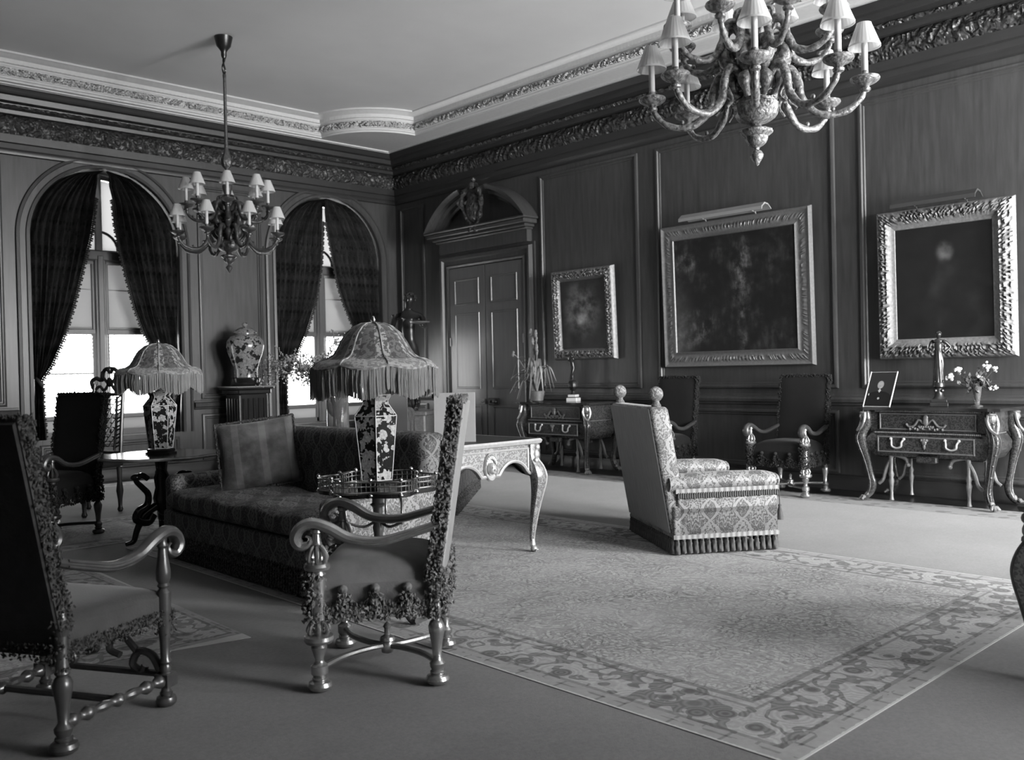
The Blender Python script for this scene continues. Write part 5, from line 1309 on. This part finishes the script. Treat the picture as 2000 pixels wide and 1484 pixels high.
def face(parent, h, c, m, hair=True):
    f_ = MB(); x, y, z = [q*h for q in c]; s = h
    f_.ball((x+.048*s, y, z-.004*s), .009*s, 6, 5, (1, .8, 1.6))
    for j in (-1, 1): f_.ball((x+.040*s, y+j*.018*s, z+.006*s), .007*s, 6, 4); f_.ball((x-.002*s, y+j*.050*s, z-.002*s), .009*s, 6, 4, (.8, .5, 1.5))
    f_.ball((x+.042*s, y, z-.026*s), .010*s, 6, 4, (.7, 1.2, .5))
    part('face', f_, m, parent)
    if hair:
        g_ = MB()
        for k in range(60):
            a = random.random()*6.28; b = random.random()*1.4+.1; r = .050*s
            px, py, pz = x-.012*s+r*cos(a)*cos(b), y+r*sin(a)*cos(b), z+.012*s+r*sin(b)
            if px > x+.028*s and pz < z+.03*s: continue
            g_.ball((px, py, pz), .012*s, 6, 4)
        part('hair', g_, m, parent)
# tall bronze in the corner
t = thing('bronze_statue', 'large bronze figure holding out a shallow dish, on a block in the room corner', 'statue', (8.02, 10.55, .0085), R(215))
b_ = MB(); b_.bev(-.30, .30, -.30, .30, 0, .70, .02); b_.bev(-.33, .33, -.33, .33, .66, .72, .012); b_.bev(-.34, .34, -.34, .34, 0, .08, .015); part('block', b_, 'giltd', t)
em = bpy.data.objects.new('figure_group', None); 
bronze_h = 1.70
J = body(.0, armL=[(0, .12, .79), (.10, .17, .70), (.24, .19, .705)], armR=[(0, .12, .79), (-.03, .17, .66), (.04, .13, .55)], legL=[(0, .05, .50), (.09, .08, .30), (.0, .07, .06)], legR=[(0, .05, .50), (-.01, .06, .28), (-.05, .07, .06)], head=(.01, .02))
o = figure(t, bronze_h, dict(v=[(x, y, z+.72/bronze_h, *r_) for x, y, z, *r_ in J['v']], e=J['e']), 'bronze')
face(t, bronze_h, (.026, .02, .93+.72/bronze_h), 'bronze')
d_ = MB(); d_.lathe([(0, 0), (.05, .005), (.13, .02), (.14, .035), (.12, .03), (0, .015)], 20, (.52, .33, .72+.71*bronze_h)); part('dish', d_, 'giltd', t)
d_ = MB(); d_.tube(bez([(-.05, .05, .72), (-.12, 0, 1.1), (-.10, -.02, 1.5), (0, -.15, 1.62)], 12), [.05, .06, .07, .06, .07, .06, .05, .06, .05, .04, .04, .03, .03], 8); part('drapery', d_, 'bronze', t)
# statuette on the left commode
t = thing('bronze_statuette', 'dancing bronze statuette on white marble steps, on the commode by the door', 'statuette', (8.50, 7.82, .868), R(200))
b_ = MB(); b_.bev(-.07, .07, -.07, .07, 0, .045, .004); b_.bev(-.055, .055, -.055, .055, .055, .085, .004); part('marble_steps', b_, 'white', t)
b_ = MB(); b_.bev(-.062, .062, -.062, .062, .045, .055, .003); b_.lathe([(.04, .085), (.028, .10), (.022, .13), (.045, .15), (.035, .16), (.06, .18), (.065, .22), (.05, .25), (.03, .26)], 16, mod=lambda a, z: 1+.06*sin(a*5)); part('base', b_, 'bronze', t)
J = body(-.06, armL=[(0, .11, .79), (.0, .10, .93), (.0, .0, 1.06)], armR=[(0, .11, .79), (.02, .12, .92), (.02, .02, 1.05)], legL=[(0, .05, .50), (.06, -.02, .30), (-.0, -.10, .07)], legR=[(0, .05, .50), (.0, .03, .28), (.0, .02, .06)], head=(0, .03))
figure(t, .34, dict(v=[(x, y, z+.245/.34, *r_) for x, y, z, *r_ in J['v']], e=J['e']), 'bronze', fat=1.5)
# statuette on the right commode
t = thing('bronze_statuette', 'draped bronze statuette, hand on hip, on a stepped base under the dark portrait', 'statuette', (8.46, 3.33, .868), R(200))
b_ = MB(); b_.bev(-.075, .075, -.075, .075, 0, .035, .004); b_.bev(-.065, .065, -.065, .065, .035, .065, .004); b_.lathe([(.055, .065), (.04, .085), (.036, .11), (.028, .14), (.03, .16), (.052, .175), (.052, .20), (.046, .215)], 18); 
for k in range(4): b_.ball((.04*cos(k*pi/2+.8), .04*sin(k*pi/2+.8), .14), .016, 7, 5)
part('base', b_, 'bronze', t)
J = body(.0, armL=[(0, .12, .79), (-.02, .22, .68), (.03, .12, .58)], armR=[(0, .12, .79), (.02, .16, .66), (.09, .10, .62)], head=(0, .01))
figure(t, .46, dict(v=[(x, y, z+.215/.46, *r_) for x, y, z, *r_ in J['v']], e=J['e']), 'bronze', fat=1.25)
face(t, .46, (.016, .01, .93+.215/.46), 'bronze')
d_ = MB(); d_.lathe([(.045, .215), (.042, .30), (.036, .40), (.034, .46), (.030, .49), (.026, .50)], 40, mod=lambda a, z: 1+.09*sin(a*9+z*14)); part('drapery', d_, 'bronze', t, smooth=60)
# photograph in an easel frame
t = thing('framed_photograph', 'small framed portrait photograph propped slantwise on the right commode', 'photograph', (8.22, 3.80, .8665), R(177))
Lr = Matrix.Rotation(R(-28), 4, 'Y')
b_ = MB(); b_.bev(-.008, .0, -.13, .13, 0, .36, .002, Lr); b_.bev(-.002, .006, -.132, -.122, 0, .362, .002, Lr); b_.bev(-.002, .006, .122, .132, 0, .362, .002, Lr); part('photo_frame', b_, 'candle', t, 'thin pale metal frame')
def photo(t, v, x, y, z):
    dx = x+.005; d = (dx*dx*1.7+(y-.225)*(y-.225)).pw(.5)
    cl = ((x+.004).abs()*1.5+(y-.165).abs()).lt(.022); bl = ((x)*(x)+(y-.085)*(y-.085)).lt(.00012)
    sh_ = ((dx*dx)*.5+(y-.06)*(y-.06)).pw(.5).lt(.10)
    return (d.sm(.044, .034)*(noise(t, v, 40, 2)*.3+.16)).mx(cl*.45).mx(bl*.4)+.02-sh_*.014
M['photo'] = mat('portrait_photograph', photo, .25)
b_ = MB(); b_.box(0, .0015, -.122, .122, .006, .355); o = part('photo_print', b_, 'photo', t); o.rotation_euler = (0, R(-28), 0)
b_ = MB(); b_.poly([(-.012, 0), (-.115, 0), (-.06, .12)], (-.003, .003), Matrix.Translation((0, -.10, 0.001)) @ Matrix.Rotation(R(90), 4, 'X')); part('easel_leg', b_, 'candle', t)
# vase of roses on the right commode
def glassm():
    m = bpy.data.materials.new('vase_glass'); m.use_nodes = True; b = m.node_tree.nodes['Principled BSDF']
    b.inputs['Transmission Weight'].default_value = .9; b.inputs['Roughness'].default_value = .04; b.inputs['IOR'].default_value = 1.25; b.inputs['Base Color'].default_value = (.9, .9, .9, 1); return m
M['vglass'] = glassm()
M['stemg'] = mat('stems', .05, .6); M['leafg'] = mat('foliage', .09, .6); M['petal'] = mat('pale_petals', lambda t, v, x, y, z: noise(t, v, 60, 2)*.3+.42, .7); M['blossom'] = mat('small_blossoms', .26, .7); M['orch'] = mat('strap_leaves', lambda t, v, x, y, z: noise(t, v, 10, 2)*.3+.12, .5)
t = thing('vase_of_roses', 'slender glass vase of pale roses on the right commode', 'vase of flowers', (8.50, 3.02, .8665))
v_ = MB(); v_.lathe([(.045, 0), (.046, .008), (.018, .02), (.022, .05), (.036, .14), (.046, .20), (.05, .205), (.042, .195), (.03, .13), (.014, .05), (0, .04)], 20, cap=False); part('glass_vase', v_, 'vglass', t, smooth=60)
st = MB(); fl = []
for dy, dz, dx in ((.16, .33, 0), (.22, .26, -.02), (.15, .21, .0), (-.10, .35, -.02), (-.14, .33, .03), (-.02, .26, 0), (-.11, .16, 0), (-.15, .17, 0)):
    st.tube(bez([(0, 0, .05), (dx*.2, dy*.25, .18), (dx*.6, dy*.7, dz*.85), (dx, dy, dz)], 12), .003, 5); fl.append((dx, dy, dz))
part('stems', st, 'stemg', t)
lf = MB()
for k in range(60): lf.tuft((random.gauss(0, .03), random.gauss(0, .05), .22+random.gauss(0, .035)), .018, 1.5)
part('leaves', lf, 'leafg', t)
for i, (x, y, z) in enumerate(fl):
    p = MB(); r = .030 if i in (0, 1, 3) else .02
    p.ball((x, y, z), r*.6, 8, 6)
    for k in range(14):
        p.ball((x+random.gauss(0, r*.45), y+random.gauss(0, r*.45), z+random.gauss(0, r*.4)), r*random.uniform(.3, .55), 7, 5)
    part('rose', p, 'petal', t)
# orchid / strap-leaved plant on the left commode
t = thing('potted_orchid', 'drooping strap-leaved orchid with flower stalks, on the commode by the door', 'plant', (8.36, 8.32, .868))
p = MB(); p.lathe([(.05, 0), (.075, .01), (.09, .08), (.10, .13), (.095, .135), (0, .12)], 18); part('pot', p, 'giltd', t)
lf = MB()
for k in range(40):
    a = random.random()*6.28; L = (.2+random.random()*.24)*(1 if cos(a) < .5 else .6); hh = .16+random.random()*.30; dr = random.random()*.35; c, s = cos(a), sin(a)
    P = bez([(0, 0, .11), (c*L*.25, s*L*.25, .11+hh*.8), (c*L*.6, s*L*.6, .11+hh), (c*L*.9, s*L*.9, max(.03, .11+hh-dr))], 12)
    V = []; F = []
    for i, q_ in enumerate(P): w_2 = .016*sin(pi*(i+.6)/(len(P)+.2)); V += [(q_.x-s*w_2, q_.y+c*w_2, q_.z), (q_.x, q_.y, q_.z-.006), (q_.x+s*w_2, q_.y-c*w_2, q_.z)]
    for i in range(len(P)-1):
        for j in (0, 1): F.append((3*i+j, 3*i+j+1, 3*i+3+j+1, 3*i+3+j))
    lf.add(V, F)
part('strap_leaves', lf, 'orch', t, smooth=60)
fs = MB()
for dy, dz in ((.05, .90), (-.04, .88), (.02, .78), (.38, .62), (-.05, .7)):
    P = bez([(0, 0, .12), (-.02, dy*.3, dz*.5), (-.03, dy*.8, dz*.9), (-.05, dy, dz)], 14); fs.tube(P, .006, 5)
    for k in range(3 if dy < .3 else 1):
        c = P[-1-k*2]
        fb = MB()
        for j in range(5): fb.ball((c.x+.02*cos(j*1.26), c.y+.022*cos(j*1.26+.3), c.z+.022*sin(j*1.26)), .020, 6, 4, (.6, 1, 1))
        part('orchid_flower', fb, 'blossom', t)
part('flower_stalks', fs, 'orch', t)
# flowering branches in a tall glass on the desk
t = thing('vase_of_branches', 'tall glass jar of flowering branches behind the sofa, before the right window', 'vase of flowers', (3.93, 6.10, .8012))
v_ = MB(); v_.lathe([(.09, 0), (.092, .01), (.085, .02), (.085, .30), (.092, .325), (.088, .325), (.080, .30), (.080, .03), (0, .025)], 28, cap=False); part('glass_jar', v_, 'vglass', t, smooth=60)
br = MB(); lf = MB(); rtx, rty = rt0x, rt0y = cos(YAW), -sin(YAW)
for k in range(34):
    a = random.uniform(-1, 1); L = .62*(a if abs(a) > .2 else a*1.2)+random.gauss(0, .04); up_z = random.uniform(.45, .80)*(1-.25*abs(a)); dpt = random.gauss(0, .14)
    b0 = (random.gauss(0, .03), random.gauss(0, .03), .03); ex, ey = L*rt0x+dpt*rty*-1, L*rt0y+dpt*rt0x
    P = bez([b0, (ex*.12, ey*.12, .33), (ex*.55, ey*.55, .33+(up_z-.2)*.55), (ex, ey, up_z)], 16); br.tube(P, [.004-.0002*i for i in range(len(P))], 5)
    for i, q_ in enumerate(P):
        if i < 5: continue
        for j in range(7): lf.tuft((q_.x+random.gauss(0, .022), q_.y+random.gauss(0, .022), q_.z+random.gauss(0, .024)), random.uniform(.005, .011), 1.4)
        if i % 4 == 0:
            d = Vector((random.gauss(0, .09), random.gauss(0, .09), random.uniform(.02, .14))); br.tube([q_, q_+d], .0018, 4)
            for j in range(9): w_3 = q_+d*(j/8); lf.tuft((w_3.x+random.gauss(0, .008), w_3.y+random.gauss(0, .008), w_3.z), .008, 1.3)
part('branches', br, 'stemg', t); part('blossoms', lf, 'blossom', t)
M['ball'] = M['blossom']
for _o in list(bpy.data.objects):
    if _o.name == 'figure_group': bpy.data.objects.remove(_o)
